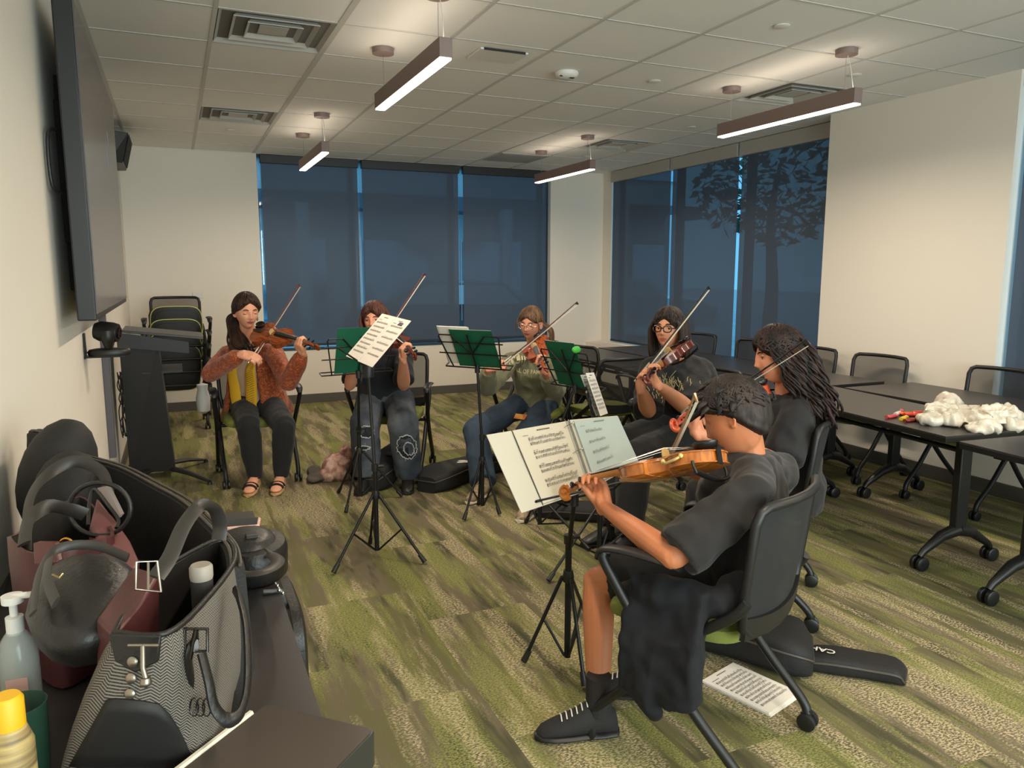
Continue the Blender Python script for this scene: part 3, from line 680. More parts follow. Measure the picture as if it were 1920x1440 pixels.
pgR = page('sheet_music', _c+_rt*_w/2, _rt, _up, _w*.985, _h, 'right one of the two tilted loose pages, with purple header', 'sheet music', None, seed=6, rows=6, margins=.12)
q = pgR.data; 
MB().box((.02, .128, .0012), (.055, .010, .001)).build('purple_header', mat('purple_print', (92, 72, 120), .7), pgR, smooth=False)
b = MB()
for k in range(8): b.box((-.008+k*.0075, .117, .0013), (.0055, .008, .0008))
b.build('header_lettering', INK, pgR, smooth=False)
MB().lathe((S2['tp']-V(.905, 3.83, 0)), [(0, -.05), (.03, -.05), (.034, .03), (.02, .05), (0, .05)], 12).build('desk_clamp', BLACKP, S2['o'])
b = MB(); tp_ = S2['tp']-V(.905, 3.83, 0); dd = (RT*.82-UP*.55).normalized()
b.tube([tp_-dd*.20, tp_+dd*.02], .005, 6); b.tube([tp_-dd*.20+V(0, -.02, .0), tp_+dd*.02+V(0, -.02, 0)], .005, 6); b.build('ledge', BLACKM, S2['o'])
# S3
S3 = stand('music stand before the person in ripped jeans and sweatshirt, green folder leaning', (1.705, 4.33), .33, [floorp(870, 978), floorp(937, 968), floorp(897, 950)], D(895, 690, 4.72), (.78, .62, 0), .50, w_=.46)
fo = folder(S3, -.02, 0, .30, .27, 'green folder leaning on the stand left of the sage sweatshirt')
for k in range(3): page('sheet_music', S3['P'](.10+.008*k, .15, .020+.003*k), S3['right'], S3['u'], .216, .27, 'white sheet %s behind the leaning green folder' % ('nearest', 'second', 'third')[k] if k else 'white sheet nearest the folder, left middle stand', 'sheet music', GSH, seed=10+k)
# S4
S4 = stand('low spread music stand with a green folder, before the glasses wearer', (1.88, 3.86), .20, [floorp(986, 982), floorp(1105, 1034), (2.25, 4.05)], D(1078, 727, 4.40), (.95, .25, 0), .42, w_=.42)
folder(S4, .02, 0, .25, .29, 'green folder on the stand right of the sage sweatshirt')
o = MB().ell((0, 0, 0), (.028, .012, .02)).build('green_clip', GFL); o.location = S4['P'](-.12, .26, .0); tag(o, 'bright green clip on the corner of the green folder', 'clip')
# S6
S6 = stand('music stand with papers seen edge on, for the curly haired player', (1.955, 3.30), .30, [floorp(1028, 1093), floorp(1152, 1040), (2.22, 3.25)], D(1123, 800, 3.75), (.85, -.5, 0), .30, w_=.40, dh=.2)
quad_page([(1113, 778), (1136, 777), (1104, 700), (1093, 705)], [3.72, 3.85, 3.9, 3.76], 'narrow pale bluish paper seen nearly edge on', 21, m=mat('paper_blue', (196, 206, 208), .8))
quad_page([(1122, 778), (1140, 777), (1113, 697), (1102, 702)], [3.66, 3.82, 3.88, 3.7], 'narrow white music page seen nearly edge on', 22)
# S5 with the white ring binder
_A, _B, _D = D(978, 962, 2.52), D(1198, 868, 2.92), D(912, 815, 2.66); _n = (_B-_A).cross(_D-_A).normalized()
S5 = stand('nearest music stand, carrying the big white ring binder', (1.30, 2.42), .36, [floorp(982, 1245), floorp(1096, 1292), (1.52, 2.62)], D(1085, 925, 2.70)-_n*.03, (_n.x, _n.y, 0), math.asin(_n.z), w_=.40, dh=.22)
MB().box((0, 0, 0), (.05, .02, .10)).build('pole_clamp', BLACKP, S5['o']).location = (0, 0, .70)
def binder():
    A, B_, C_, D_ = D(978, 962, 2.52), D(1198, 868, 2.92), D(1157, 779, 3.04), D(912, 815, 2.66)   # bl br tr tl
    Dm, Am = D(1062, 789, 2.86), D(1106, 918, 2.72)
    r = empty('ring_binder', Am, 0, 'large open white ring binder on the nearest stand', 'binder')
    CVR = mat('binder_white', (190, 184, 168), .55)
    def slab(bl, br, tr, tl, nm, m, th, lift=0):
        n = (br-bl).cross(tl-bl).normalized(); b = MB(); b.loft([[p+n*lift for p in (bl, br, tr, tl)], [p+n*(lift+th) for p in (bl, br, tr, tl)]]); return b.build(nm, m, r, world=True, smooth=False, bevel=.002), n
    sp = (B_-A).normalized()*.03
    slab(A, Am-sp*.6, Dm-sp*.6, D_, 'left_cover', CVR, -.004)
    slab(Am+sp*.6, B_, C_, Dm+sp*.6, 'right_cover', CVR, -.004)
    _, n = slab(Am-sp*.6, Am+sp*.6, Dm+sp*.6, Dm-sp*.6, 'spine', CVR, -.004, -.004)
    def lp(bl, br, tr, tl, u, v): return bl.lerp(br, u).lerp(tl.lerp(tr, u), v)
    # page stacks
    q = [lp(A, Am, Dm, D_, u, v) for u, v in ((.30, .015), (.99, .015), (.99, .99), (.30, .99))]; slab(*q, 'left_page_stack', mat('paper_warm', (192, 183, 164), .8), .004, .001)
    q2 = [lp(Am, B_, C_, Dm, u, v) for u, v in ((.10, .02), (.97, .02), (.97, .97), (.10, .97))]; slab(*q2, 'right_page_stack', mat('paper_green', (166, 178, 174), .75), .010, .001)
    b = MB()
    for k in range(3): c = lp(Am, Am+sp, Dm+sp, Dm, 0, .15+.38*k); b.tube([c+sp*.9*math.cos(t)+n*(.002+.022*math.sin(t)) for t in [PI*i/10 for i in range(11)]], .0015, 6)
    for s in (-.25, .25): b.tube([Am+sp*s+n*.004, Dm+sp*s+n*.004], .0025, 6)
    b.build('ring', CHROME, r, world=True)
    MB().tube([lp(A, Am, Dm, D_, .295, .0)+n*.002, lp(A, Am, Dm, D_, .295, 1.)+n*.002], .0012, 6).build('pocket_edge', INK, r, world=True)
    def music(Q, rows, x0, x1, ink, seed, lift, y0=.84, dy=.19, pair=True):
        b = MB(); rr = random.Random(seed); bl, br, tr, tl = Q
        nn = (br-bl).cross(tl-bl).normalized()
        def q_(a, c, d, e): b.add([lp(bl, br, tr, tl, u, v)+nn*lift for u, v in ((a, c), (d, c), (d, e), (a, e))], [(0, 1, 2, 3)])
        for k in range(8): q_(.40+k*.03, .93, .422+k*.03, .945)
        for k in range(5): q_(x0-.08+k*.02, .885, x0-.068+k*.02, .893)
        for r_ in range(rows):
            for s in range(2 if pair else 1):
                yy = y0-dy*r_-s*.062
                for l in range(5): q_(x0, yy-l*.0075, x1, yy-l*.0075+.0018)
                x = x0
                q_(x, yy-.035, x+.008, yy+.006)
                while x < x1-.02:
                    yn = yy-rr.randint(0, 4)*.0075; q_(x, yn-.003, x+.012, yn+.004); q_(x+.010, yn, x+.012, yn+.022)
                    if rr.random() < .5: q_(x, yn+.019, x+.035, yn+.023)
                    x += rr.choice((.025, .03, .045))
        return b.build('printed_music', ink, r, world=True, smooth=False)
    music(q, 4, .20, .86, INK, 4, .0090)
    music(q2, 4, .16, .52, mat('ink_soft', (84, 96, 96), .9), 8, .0145, .80, .17, False)
binder()

# ================================================================ VIOLIN AND BOW
def woodm(name, a, b_): return mat(name, a, .22, col2=b_, vscale=14, bstretch=(1, 8, 1), coat=.6)
WOODS = [woodm('varnish_reddish_brown', (120, 52, 22), (158, 82, 34)), woodm('varnish_amber', (140, 72, 18), (186, 108, 34)), woodm('varnish_dark_red', (82, 26, 20), (112, 38, 26)), woodm('varnish_orange', (150, 62, 26), (196, 92, 34)), woodm('varnish_red_orange', (160, 52, 24), (190, 74, 30))]
SPR = mat('bridge_maple', (206, 172, 112), .6); EBO = mat('ebony', (20, 18, 18), .3); STR = mat('string_steel', (190, 190, 190), .3, .9); NECK = mat('neck_wood', (176, 116, 66), .4)
def violin(label, A, Bs, nh, wood, chin=True, boxwood=False):
    """A chin end, Bs scroll end, nh direction the top plate faces"""
    A = Vector(A); Bs = Vector(Bs); x = (Bs-A).normalized(); z_ = (Vector(nh)-x*x.dot(Vector(nh))).normalized(); y = z_.cross(x)
    R = Matrix((x, y, z_)).transposed(); r = empty('violin', A, 0, label, 'violin', 'violins held by the players', R=R)
    r.scale = [min(1.08, (Bs-A).length/.595)]*3
    out = [(0, 0), (.004, .030), (.018, .062), (.045, .090), (.080, .1035), (.110, .101), (.132, .088), (.138, .0845), (.150, .068), (.175, .0565), (.200, .0565), (.222, .066), (.229, .076), (.234, .075), (.255, .0845), (.285, .084), (.315, .070), (.336, .048), (.350, .022), (.354, 0)]
    pts = [(p[0], p[1]) for p in out]+[(p[0], -p[1]) for p in out[-2:0:-1]]
    cx = .17
    def ringp(k, z_, o=0.): return [V(cx+(px-cx)*k+(0), py*k, z_) for px, py in pts]
    MB().loft([ringp(.972, 0), ringp(.972, .032)]).build('ribs', wood, r, ang=30)
    MB().loft([ringp(.4, -.013), ringp(.75, -.009), ringp(.93, -.003), ringp(1, -.0015), ringp(1, .0015), ringp(.97, .002)]).build('back_plate', wood, r, ang=40)
    MB().loft([ringp(.97, .030), ringp(1, .031), ringp(1, .034), ringp(.93, .0355), ringp(.75, .042), ringp(.4, .046)]).build('top_plate', wood, r, ang=40)
    for s in (-1, 1):
        b = MB(); b.tube([(x_, s*y_, z2) for x_, y_, z2 in ((.218, .022, .0447), (.210, .027, .0447), (.198, .024, .0448), (.185, .030, .0442), (.170, .038, .0425), (.158, .044, .0405), (.150, .038, .0418), (.158, .034, .0425))], .0022, 6); b.build('f_hole', EBO, r)
    # neck, pegbox, scroll
    b = MB(); sec = lambda x_, w_, zt, zb: [V(x_, w_*math.cos(a), (zt if math.sin(a) > 0 else zt+(zb-zt)*(-math.sin(a)))) for a in [2*PI*j/16 for j in range(16)]]
    b.loft([sec(.345, .016, .040, .0), sec(.360, .015, .041, .012), sec(.375, .0145, .041, .022), sec(.43, .0125, .041, .024), sec(.475, .012, .041, .025), sec(.487, .0125, .041, .020)]); b.build('neck', NECK, r)
    b = MB(); b.loft([[V(x_, sy*w_, z0) for sy in (-1, 1)]+[V(x_, sy*w_, z1) for sy in (1, -1)] for x_, w_, z0, z1 in ((.482, .012, .018, .040), (.505, .0115, .012, .036), (.53, .010, .006, .029), (.552, .0085, .000, .020), (.566, .0075, -.002, .010))]); b.build('pegbox', wood, r, bevel=.002)
    sp_ = []; rad = []
    for i in range(44):
        t = i/43; a = -2.2+t*2*PI*1.75; q = .0205*(1-t)**.85+.002; sp_.append((.582-.0+q*math.cos(a), 0, .006+q*math.sin(a))); rad.append(.0085*(1-t)+.003)
    b = MB(); b.tube(sp_, rad, 8, flat=.75, up=(0, 1, 0)); b.lathe((.582, -.013, .006), [(0, 0), (.008, 0), (.009, .013), (.008, .026), (0, .026)], 14, (0, 1, 0)); b.build('scroll', wood, r)
    for i, s in enumerate((1, -1, 1, -1)):
        x_ = .496+.017*i; zz = .030-.0055*i; b = MB(); b.tube([(x_, -s*.012, zz), (x_, s*.020, zz)], [.003, .0036], 8); b.ell((x_, s*.030, zz), (.0045, .012, .0095)); b.build('peg', EBO, r)
    MB().loft([[V(x_, w_*math.cos(a), z0+h_*math.sin(a)) for a in [PI*j/8 for j in range(9)]] for x_, w_, z0, h_ in ((.225, .021, .052, .006), (.35, .017, .046, .006), (.487, .012, .041, .005))]).build('fingerboard', EBO, r)
    MB().loft([[V(x_, w_*math.cos(a), z0+h_*math.sin(a)) for a in [PI*j/6 for j in range(7)]] for x_, w_, z0, h_ in ((.005, .011, .040, .006), (.05, .018, .047, .007), (.108, .022, .054, .006))]).build('tailpiece', EBO, r)
    b = MB(); b.loft([[V(.188, y_*1.0, z2) for y_, z2 in ((-.020, .045), (-.021, .055), (-.019, .070), (-.008, .077), (.008, .077), (.019, .068), (.021, .055), (.020, .045), (.010, .049), (-.010, .049))], [V(.1925, y_*1.0, z2) for y_, z2 in ((-.020, .045), (-.021, .055), (-.019, .070), (-.008, .077), (.008, .077), (.019, .068), (.021, .055), (.020, .045), (.010, .049), (-.010, .049))]]); b.build('bridge', SPR, r, smooth=False)
    for k in range(4):
        u = (k-1.5)/1.5; MB().tube([(.100, u*.014, .061), (.190, u*.017, .0785-.005*u*u), (.487, u*.0085, .0475), (.52, u*.005, .036)], .0007, 4).build('string', STR, r)
    if chin: 
        b = MB(); b.loft([[V(.035+.038*k*math.cos(a), .046+.028*k*math.sin(a), zz-.004) for a in [2*PI*j/20 for j in range(20)]] for zz, k in ((.040, .5), (.050, .95), (.062, 1.05), (.064, 1.0), (.057, .8), (.054, .2))]); b.box((.004, .03, .02), (.006, .02, .056)); b.build('chin_rest', EBO, r)
    if boxwood:
        s = 1 if (r.matrix_basis @ V(.15, .1, .02)-CAM).length < (r.matrix_basis @ V(.15, -.1, .02)-CAM).length else -1
        b = MB(); b.tube(cr([(.085, s*.104, .024), (.10, s*.112, .016), (.125, s*.104, .014), (.142, s*.096, .014), (.155, s*.084, .022)], 4), .0035, 8, rnd=True); b.ell((.085, s*.106, .024), (.007, .007, .007)); b.ell((.155, s*.086, .022), (.007, .007, .007)); b.build('rest_clamp', mat('clamp_cream', (206, 188, 120), .4), r)
    b = MB(); b.tube(cr([(.05, -.095, -.030), (.045, -.04, -.042), (.045, .03, -.040), (.05, .095, -.028)], 5), .012, 8, flat=.5, up=(0, 0, 1)); 
    for s in (-1, 1): b.tube([(.05, s*.093, -.03), (.052, s*.103, -.012), (.055, s*.100, .004)], .0045, 8)
    b.build('shoulder_rest', BLACKP, r)
    return r
def bow(label, frog, tip, hair_side, rgb=(92, 36, 22)):
    frog = Vector(frog); tip = Vector(tip); x = (tip-frog).normalized(); h = Vector(hair_side); z_ = -(h-x*x.dot(h)).normalized(); y = z_.cross(x); L_ = (tip-frog).length
    R = Matrix((x, y, z_)).transposed(); r = empty('violin_bow', frog, 0, label, 'bow', 'bows of the players', R=R)
    st = mat('bow_stick%d' % rgb[0], rgb, .3)
    MB().tube([(L_*t, 0, -.010*math.sin(PI*t)*1.0) for t in [i/12 for i in range(13)]], [.0044-.0014*i/12 for i in range(13)], 8).build('stick', st, r)
    MB().loft([[V(x_, -.005, -.024), V(x_, .005, -.024), V(x_, .005, 0), V(x_, -.005, 0)] for x_ in (.02, .062)]).build('frog', EBO, r, bevel=.002)
    MB().tube([(-.014, 0, 0), (0, 0, 0)], .0048, 10).build('screw_button', mat('silver', (220, 215, 205), .25, .9), r)
    MB().loft([[V(L_-.024, -.003, 0), V(L_-.024, .003, 0), V(L_-.02, .003, -.004), V(L_-.02, -.003, -.004)], [V(L_, -.003, .002), V(L_, .003, .002), V(L_-.002, .003, -.024), V(L_-.002, -.003, -.024)], [V(L_+.006, -.002, -.02), V(L_+.006, .002, -.02), V(L_+.004, .002, -.025), V(L_+.004, -.002, -.025)]]).build('bow_head', st, r)
    MB().loft([[V(x_, -.0045, z2), V(x_, .0045, z2), V(x_, .0045, z2+.001), V(x_, -.0045, z2+.001)] for x_, z2 in ((.06, -.022), (L_-.004, -.023))]).build('bow_hair', mat('horsehair', (226, 218, 200), .6), r, smooth=False)
    MB().tube([(.066, 0, -.0005), (.13, 0, -.003)], .0052, 8).build('grip_wrap', mat('silver', (0, 0, 0)), r)
    return r
# ================================================================ PEOPLE
def remeshed(mb, name, m, parent, vox, smooth=3, wrinkle=0, wscale=9, seed=0, stretch=(1, 1, 1), matfn=None, keep=None):
    """union of overlapping closed lofts -> one continuous surface (world coordinates in, local out)"""
    me = bpy.data.meshes.new('t'); me.from_pydata([tuple(q) for q in mb.v], [], mb.f)
    bm = bmesh.new(); bm.from_mesh(me); bmesh.ops.recalc_face_normals(bm, faces=bm.faces); bm.to_mesh(me); bm.free()
    o = bpy.data.objects.new('t', me); COL.objects.link(o)
    q = o.modifiers.new('r', 'REMESH'); q.mode = 'VOXEL'; q.voxel_size = vox
    if smooth: s = o.modifiers.new('s', 'SMOOTH'); s.iterations = smooth; s.factor = .5
    dg = bpy.context.evaluated_depsgraph_get(); dg.update(); ev = o.evaluated_get(dg)
    m2 = bpy.data.meshes.new_from_object(ev); bpy.data.objects.remove(o)
    n = len(m2.vertices); co = np.empty(n*3, 'f'); m2.vertices.foreach_get('co', co); co = co.reshape(-1, 3)
    if wrinkle:
        no = np.empty(n*3, 'f'); m2.vertices.foreach_get('normal', no); no = no.reshape(-1, 3); d = np.empty(n, 'f'); so = Vector((seed*3.1, seed*1.7, seed))
        sx, sy, sz = stretch
        for i in range(n):
            c = co[i]; p = Vector((c[0]*sx, c[1]*sy, c[2]*sz))*wscale+so
            a = 1-abs(noise.noise(p))*2.2; d[i] = a*.75+noise.noise(p*2.3)*.45-.12
        co = co+no*(d*wrinkle)[:, None]
    world = co.copy()
    I = np.array(wm(parent).inverted()); co = co @ I[:3, :3].T+I[:3, 3]
    m2.vertices.foreach_set('co', co.astype('f').ravel()); m2.name = name
    m2.materials.clear()
    for x in (m if isinstance(m, (list, tuple)) else [m]): m2.materials.append(x)
    m2.polygons.foreach_set('use_smooth', [True]*len(m2.polygons))
    if matfn is not None:
        nf = len(m2.polygons); ce = np.empty(nf*3, 'f'); m2.polygons.foreach_get('center', ce); ce = ce.reshape(-1, 3)
        M = np.array(wm(parent)); ce = ce @ M[:3, :3].T+M[:3, 3]
        m2.polygons.foreach_set('material_index', matfn(ce).astype('i'))
    m2.update(); ob = bpy.data.objects.new(name, m2); COL.objects.link(ob); ob.parent = parent; return ob
def head_pts(d):
    x, y, z = d[:, 0], d[:, 1], d[:, 2]; low = np.clip(-z, 0, 1); top = np.clip(z, 0, 1)
    X = .0745*x*(1-.36*low**1.7)*(1+.03*top); Y = np.where(y > 0, .092*y, .100*y*(1-.30*low)); Z = .116*z
    Y = Y+.016*low**2*(y > -.2)
    f = np.clip((y-.1)/.5, 0, 1)
    g = lambda cx, cz, sx, sz: np.exp(-((X-cx)/sx)**2-((Z-cz)/sz)**2)
    dy = 0
    for s in (-1, 1): dy = dy-.0105*g(s*.031, .004, .017, .012)+.0035*g(s*.032, .030, .022, .009)+.004*g(s*.042, -.028, .018, .018)
    dy = dy+.006*g(0, .012, .008, .018)+.013*g(0, -.008, .0085, .020)+.0165*g(0, -.027, .0105, .0105)+.006*g(-.011, -.030, .006, .007)+.006*g(.011, -.030, .006, .007)
    dy = dy+.0062*g(0, -.052, .020, .0050)+.0062*g(0, -.0625, .017, .0050)-.003*g(0, -.0572, .022, .0022)-.003*g(0, -.076, .025, .007)+.007*g(0, -.094, .022, .015)
    Y = Y+dy*f
    return np.stack([X, Y, Z], 1)
def sphere_dirs(nu, nv):
    d = [(0, 0, 1)]
    for i in range(1, nv):
        t = PI*i/nv
        for j in range(nu): a = 2*PI*j/nu; d.append((math.sin(t)*math.cos(a), math.sin(t)*math.sin(a), math.cos(t)))
    d.append((0, 0, -1)); e = len(d)-1; fs = []
    for j in range(nu): k = (j+1) % nu; fs.append((0, 1+j, 1+k)); fs.append((e, e-nu+k, e-nu+j))
    for i in range(nv-2):
        a, b = 1+i*nu, 1+(i+1)*nu
        for j in range(nu): k = (j+1) % nu; fs.append((a+j, b+j, b+k, a+k))
    return np.array(d), fs
HD, HF = sphere_dirs(72, 64)
def frame(fwd, up):
    f = Vector(fwd).normalized(); u = (Vector(up)-f*f.dot(Vector(up))).normalized(); r = f.cross(u); return Matrix((r, f, u)).transposed()
def limb(b, pts, rad, n=16, k=4, flat=1., up=None, rnd=True):
    b.tube(cr(pts, k), crs(rad, k), n, flat=flat, up=up, rnd=rnd)
def hand(b, wrist, d, n, side, curl=(45, 50, 30), sc=1., spread=.06, thumb=(.55, .5, 25), each=None):
    """wrist -> knuckles along d, the palm faces n, side=+1: thumb on the l = d x n side"""
    d = Vector(d).normalized(); n = Vector(n); n = (n-d*d.dot(n)).normalized(); l = d.cross(n)*side; W_ = Vector(wrist)
    for q, (o, ln) in enumerate(((.028, .082), (.009, .086), (-.010, .081), (-.027, .073))):
        b.tube([W_+l*o*.55*sc-d*.01*sc, W_+l*o*.9*sc+d*.045*sc, W_+(l*o+d*ln)*sc], [.0155*sc, .0145*sc, .0105*sc], 10, rnd=True)
        k = W_+(l*o+d*ln)*sc; dirv = (d+l*(o/.028)*spread).normalized(); L3 = ((.043, .026, .020), (.047, .030, .021), (.044, .028, .020), (.034, .021, .018))[q]
        cu = each[q] if each else curl; pts = [k]; ang = 0
        for s_, (ln2, c) in enumerate(zip(L3, cu)):
            ang += math.radians(c); v = dirv*math.cos(ang)+n*math.sin(ang); pts.append(pts[-1]+v*ln2*sc)
        b.tube(pts, [.0098*sc, .0090*sc, .0082*sc, .0068*sc], 10, rnd=True)
    a, t_, c = thumb; r0 = W_+(l*.020+d*.022)*sc; v = (l*a+d*(1-a*.5)+n*t_).normalized(); p1 = r0+v*.038*sc
    v2 = (v+(d*.5+n*.4-l*.3)*math.sin(math.radians(c))).normalized(); p2 = p1+v2*.030*sc; v3 = (v2+(n*.2-l*.25+d*.2)*math.sin(math.radians(c))).normalized(); p3 = p2+v3*.024*sc
    b.tube([r0-v*.012*sc, p1, p2, p3], [.0165*sc, .0128*sc, .0105*sc, .008*sc], 10, rnd=True)
    return W_+d*.08*sc
def torso_rings(b, pel, chest, neck, rh, rs, fw_, wid, dep, ts, n=24, lo=-.14, belly=0):
    sp_ = cr([pel+(pel-chest).normalized()*abs(lo), pel, pel.lerp(chest, .5)+fw_*belly*.3, chest, neck], 4)
    m = len(sp_); rings = []
    wi = crs(wid, 4); de = crs(dep, 4)
    for i, c in enumerate(sp_):
        t = i/(m-1); tan = (sp_[min(i+1, m-1)]-sp_[max(i-1, 0)]).normalized(); r = rh.lerp(rs, t); r = (r-tan*tan.dot(r)).normalized(); f = tan.cross(r)
        rings.append([c+r*math.copysign(abs(math.cos(a))**.85, math.cos(a))*wi[i]+f*math.copysign(abs(math.sin(a))**.85, math.sin(a))*de[i]+f*(belly*math.sin(PI*min(1, t*1.3)) if math.sin(a) > 0 else 0)*abs(math.sin(a)) for a in [2*PI*j/n for j in range(n)]])
    b.loft(rings)
def shoe(parent, ankle, toe_dir, m, sole_m, L_=.26, high=.0, open_=False):
    t = Vector(toe_dir); t.z = 0; t.normalize(); s = V(-t.y, t.x, 0); a = Vector(ankle); base = V(a.x, a.y, 0)-t*.065
    def ring(x, w_, z0, z1, n=16): return [base+t*x+s*w_*math.cos(q)+V(0, 0, z0+(z1-z0)*(.5+.5*math.sin(q))) for q in [2*PI*j/n for j in range(n)]]
    k = L_/.26
    b = MB(); b.loft([ring(x*k, w_, .012, z1) for x, w_, z1 in ((0, .012, .05), (.008, .028, .09), (.05, .038, .12), (.10, .041, .118), (.14, .043, .092), (.20, .043, .064), (.24, .034, .045), (.258, .012, .03))])
    if high: b.tube([a+V(0, 0, -.03), a+V(0, 0, high)], [.044, .040], 14)
    u = b.build('shoe', m, parent, world=True)
    b = MB(); b.loft([ring(x*k, w_, 0.0, .026) for x, w_ in ((-.004, .014), (.006, .032), (.05, .039), (.10, .038), (.15, .044), (.20, .046), (.245, .036), (.264, .012))]); b.build('sole', sole_m, u, world=True); return u
SKINS = {}
def skin(name, rgb): return mat('skin_'+name, rgb, .5, var=.06, vscale=5, spec=.35)
EYEW = mat('eye_white', (170, 160, 150), .3); IRIS = mat('iris_dark', (50, 34, 26), .2)
def person(label, root, head, hf, hu, neck, sh, el, wr, hip, kn, an, sk, lip=(168, 96, 86), vox=.005, fat=1., hands=None, toe=None, hs=1., hair=None, brow=(40, 28, 22), lids=False, chestk=1., legs=True, sc=1., glasses=None, eyes=True, nkk=1.):
    """joints are world points, index 0 = the person's right, 1 = left"""
    r = empty('person', (root[0], root[1], 0), 0, label, 'person'); P_ = dict(o=r)
    head = Vector(head); H = frame(hf, hu); HS = hs
    pel = (hip[0]+hip[1])/2; rh = (hip[0]-hip[1]).normalized(); rs = (sh[0]-sh[1]).normalized(); upv = (neck-pel).normalized(); fw_ = upv.cross((rh+rs).normalized()).normalized(); chest = pel.lerp(neck, .72)+fw_*.01
    b = MB()
    hp = head_pts(HD)*HS; hv = [head+H @ Vector(q) for q in hp]; b.add(hv, HF)
    for s in (-1, 1):
        ec = head+H @ V(s*.073*HS, -.006*HS, -.010*HS); E_ = H @ Matrix.Rotation(s*.35, 3, 'Z')
        b.ell(ec, (.0065*HS, .017*HS, .031*HS), E_, 14, 10)
        b.tube([ec+E_ @ V(s*.006, .010*HS*math.cos(t)-.004+.006*math.cos(t), .028*HS*math.sin(t)) for t in [math.radians(q) for q in (-70, -110, -150, 170, 130, 95, 60, 30)]], .0042*HS, 8, rnd=True)
    limb(b, [neck-upv*.04, neck.lerp(head, .35)+H @ V(0, -.008, 0), head+H @ V(0, -.018*HS, -.045*HS)], [.060*fat*sc*nkk, .052*sc*nkk, .050*sc*nkk])
    k = fat*sc
    torso_rings(b, pel, chest, neck, rh, rs, fw_, [.12*k, .142*k, .120*k, .136*k*chestk, .046*sc], [.082*k, .094*k, .082*k, .093*k*chestk, .046*sc], None)
    for i in (0, 1):
        a, e, w_ = sh[i], el[i], wr[i]
        limb(b, [neck.lerp(a, .3)-upv*.035, a-upv*.012], [.044*sc, .047*k])
        limb(b, [a, a.lerp(e, .4), e], [.047*k, .045*k, .037*k])
        limb(b, [e, e.lerp(w_, .25), e.lerp(w_, .7), w_], [.037*k, .041*k, .031*k, .0235*sc])
        if legs:
            limb(b, [hip[i], hip[i].lerp(kn[i], .5), kn[i]], [.085*k, .075*k, .054*k]); limb(b, [kn[i], kn[i].lerp(an[i], .3), an[i]], [.052*k, .054*k, .034*sc])
            td = Vector(toe[i]); td.z = 0; td.normalize(); limb(b, [an[i]+V(0, 0, -.02), an[i]+td*.06+V(0, 0, -.055), an[i]+td*.13+V(0, 0, -.075)], [.032, .022, .014])
        if hands and hands[i]:
            hd = dict(hands[i]); hand(b, w_, hd.pop('d'), hd.pop('n'), hd.pop('side', 1), sc=hd.pop('sc', 1.)*sc, **hd)
            d_ = Vector(hands[i]['d']).normalized(); b.tube([w_-(w_-e).normalized()*.03, w_, w_+d_*.03], [.024*sc, .0235*sc, .026*sc], 12, flat=.8, rnd=True)
    SK = skin(sk[0], sk[1]); LP = mat('lips_'+sk[0], lip, .45)
    lc = np.array(head+H @ V(0, .095*HS, -.0575*HS)); Hn = np.array(H)
    def mf(ce):
        q = (ce-lc) @ Hn; return ((np.abs(q[:, 0]) < .023*HS) & (np.abs(q[:, 1]) < .03) & (np.abs(q[:, 2]) < .0088*HS*(1-(q[:, 0]/(.026*HS))**2))).astype(int)
    P_['body'] = remeshed(b, 'body', [SK, LP], r, vox, 2, matfn=mf)
    # face details
    if eyes:
        for s in (-1, 1):
            c = head+H @ V(s*.031*HS, .0665*HS, .004*HS)
            e = MB(); e.mi = 0; e.ell(c, (.0125*HS, .0115*HS, .0115*HS), H, 16, 12); e.mi = 1; e.ell(c+H @ V(0, .0065*HS, -.001), (.0072*HS, .006*HS, .0072*HS), H, 12, 8); e.build('eye', [EYEW, IRIS], r, world=True)
            q = MB(); q.ell(c+H @ V(0, .0008*HS, .0075*HS if not lids else .001), (.0150*HS, .0130*HS, .0110*HS if lids else .0070*HS), H, 16, 10); q.build('eyelid', SK, r, world=True)
            q = MB(); zz = -.004 if lids else .0045; q.tube([c+H @ V(t*.0145*HS, (.0125-.006*t*t)*HS, zz*HS-.003*t*t*HS) for t in (-1, -.6, -.2, .2, .6, 1)], .0019, 6); q.build('eyelash', mat('lash', (24, 18, 16), .8), r, world=True)
            q = MB(); q.tube([head+H @ V(s*x_*HS, (.0885-x_*x_*6)*HS+.001, zz*HS) for x_, zz in ((.014, .0245), (.024, .029), (.036, .0295), (.048, .024))], [.0028, .004, .0038, .0018], 6); q.build('eyebrow', mat('brow_%d' % brow[0], brow, .9), r, world=True)
    if glasses:
        g = empty('glasses', head-V(root[0], root[1], 0), 0); g.parent = r; g.name = 'glasses'
        gm = mat('glasses_%d' % glasses[0][0], glasses[0], .25, glasses[2])
        for s in (-1, 1):
            MB().tube([head+H @ V(s*.0325*HS+.024*HS*math.copysign(abs(math.cos(a))**.75, math.cos(a)), (.101-.10*abs(.0325+s*.024*math.cos(a))**1.6)*HS, .001+.0185*HS*math.copysign(abs(math.sin(a))**.75, math.sin(a))) for a in [2*PI*j/24 for j in range(24)]], glasses[1], 6, closed=True).build('lens_rim', gm, g, world=True)
            MB().tube([head+H @ V(s*.057*HS, .097*HS, .006*HS), head+H @ V(s*.074*HS, .075*HS, .006*HS), head+H @ V(s*.079*HS, 0, .004*HS)], glasses[1], 6).build('temple_arm', gm, g, world=True)
        MB().tube([head+H @ V(-.008, .103*HS, .004), head+H @ V(0, .106*HS, .007), head+H @ V(.008, .103*HS, .004)], glasses[1], 6).build('nose_bridge', gm, g, world=True)
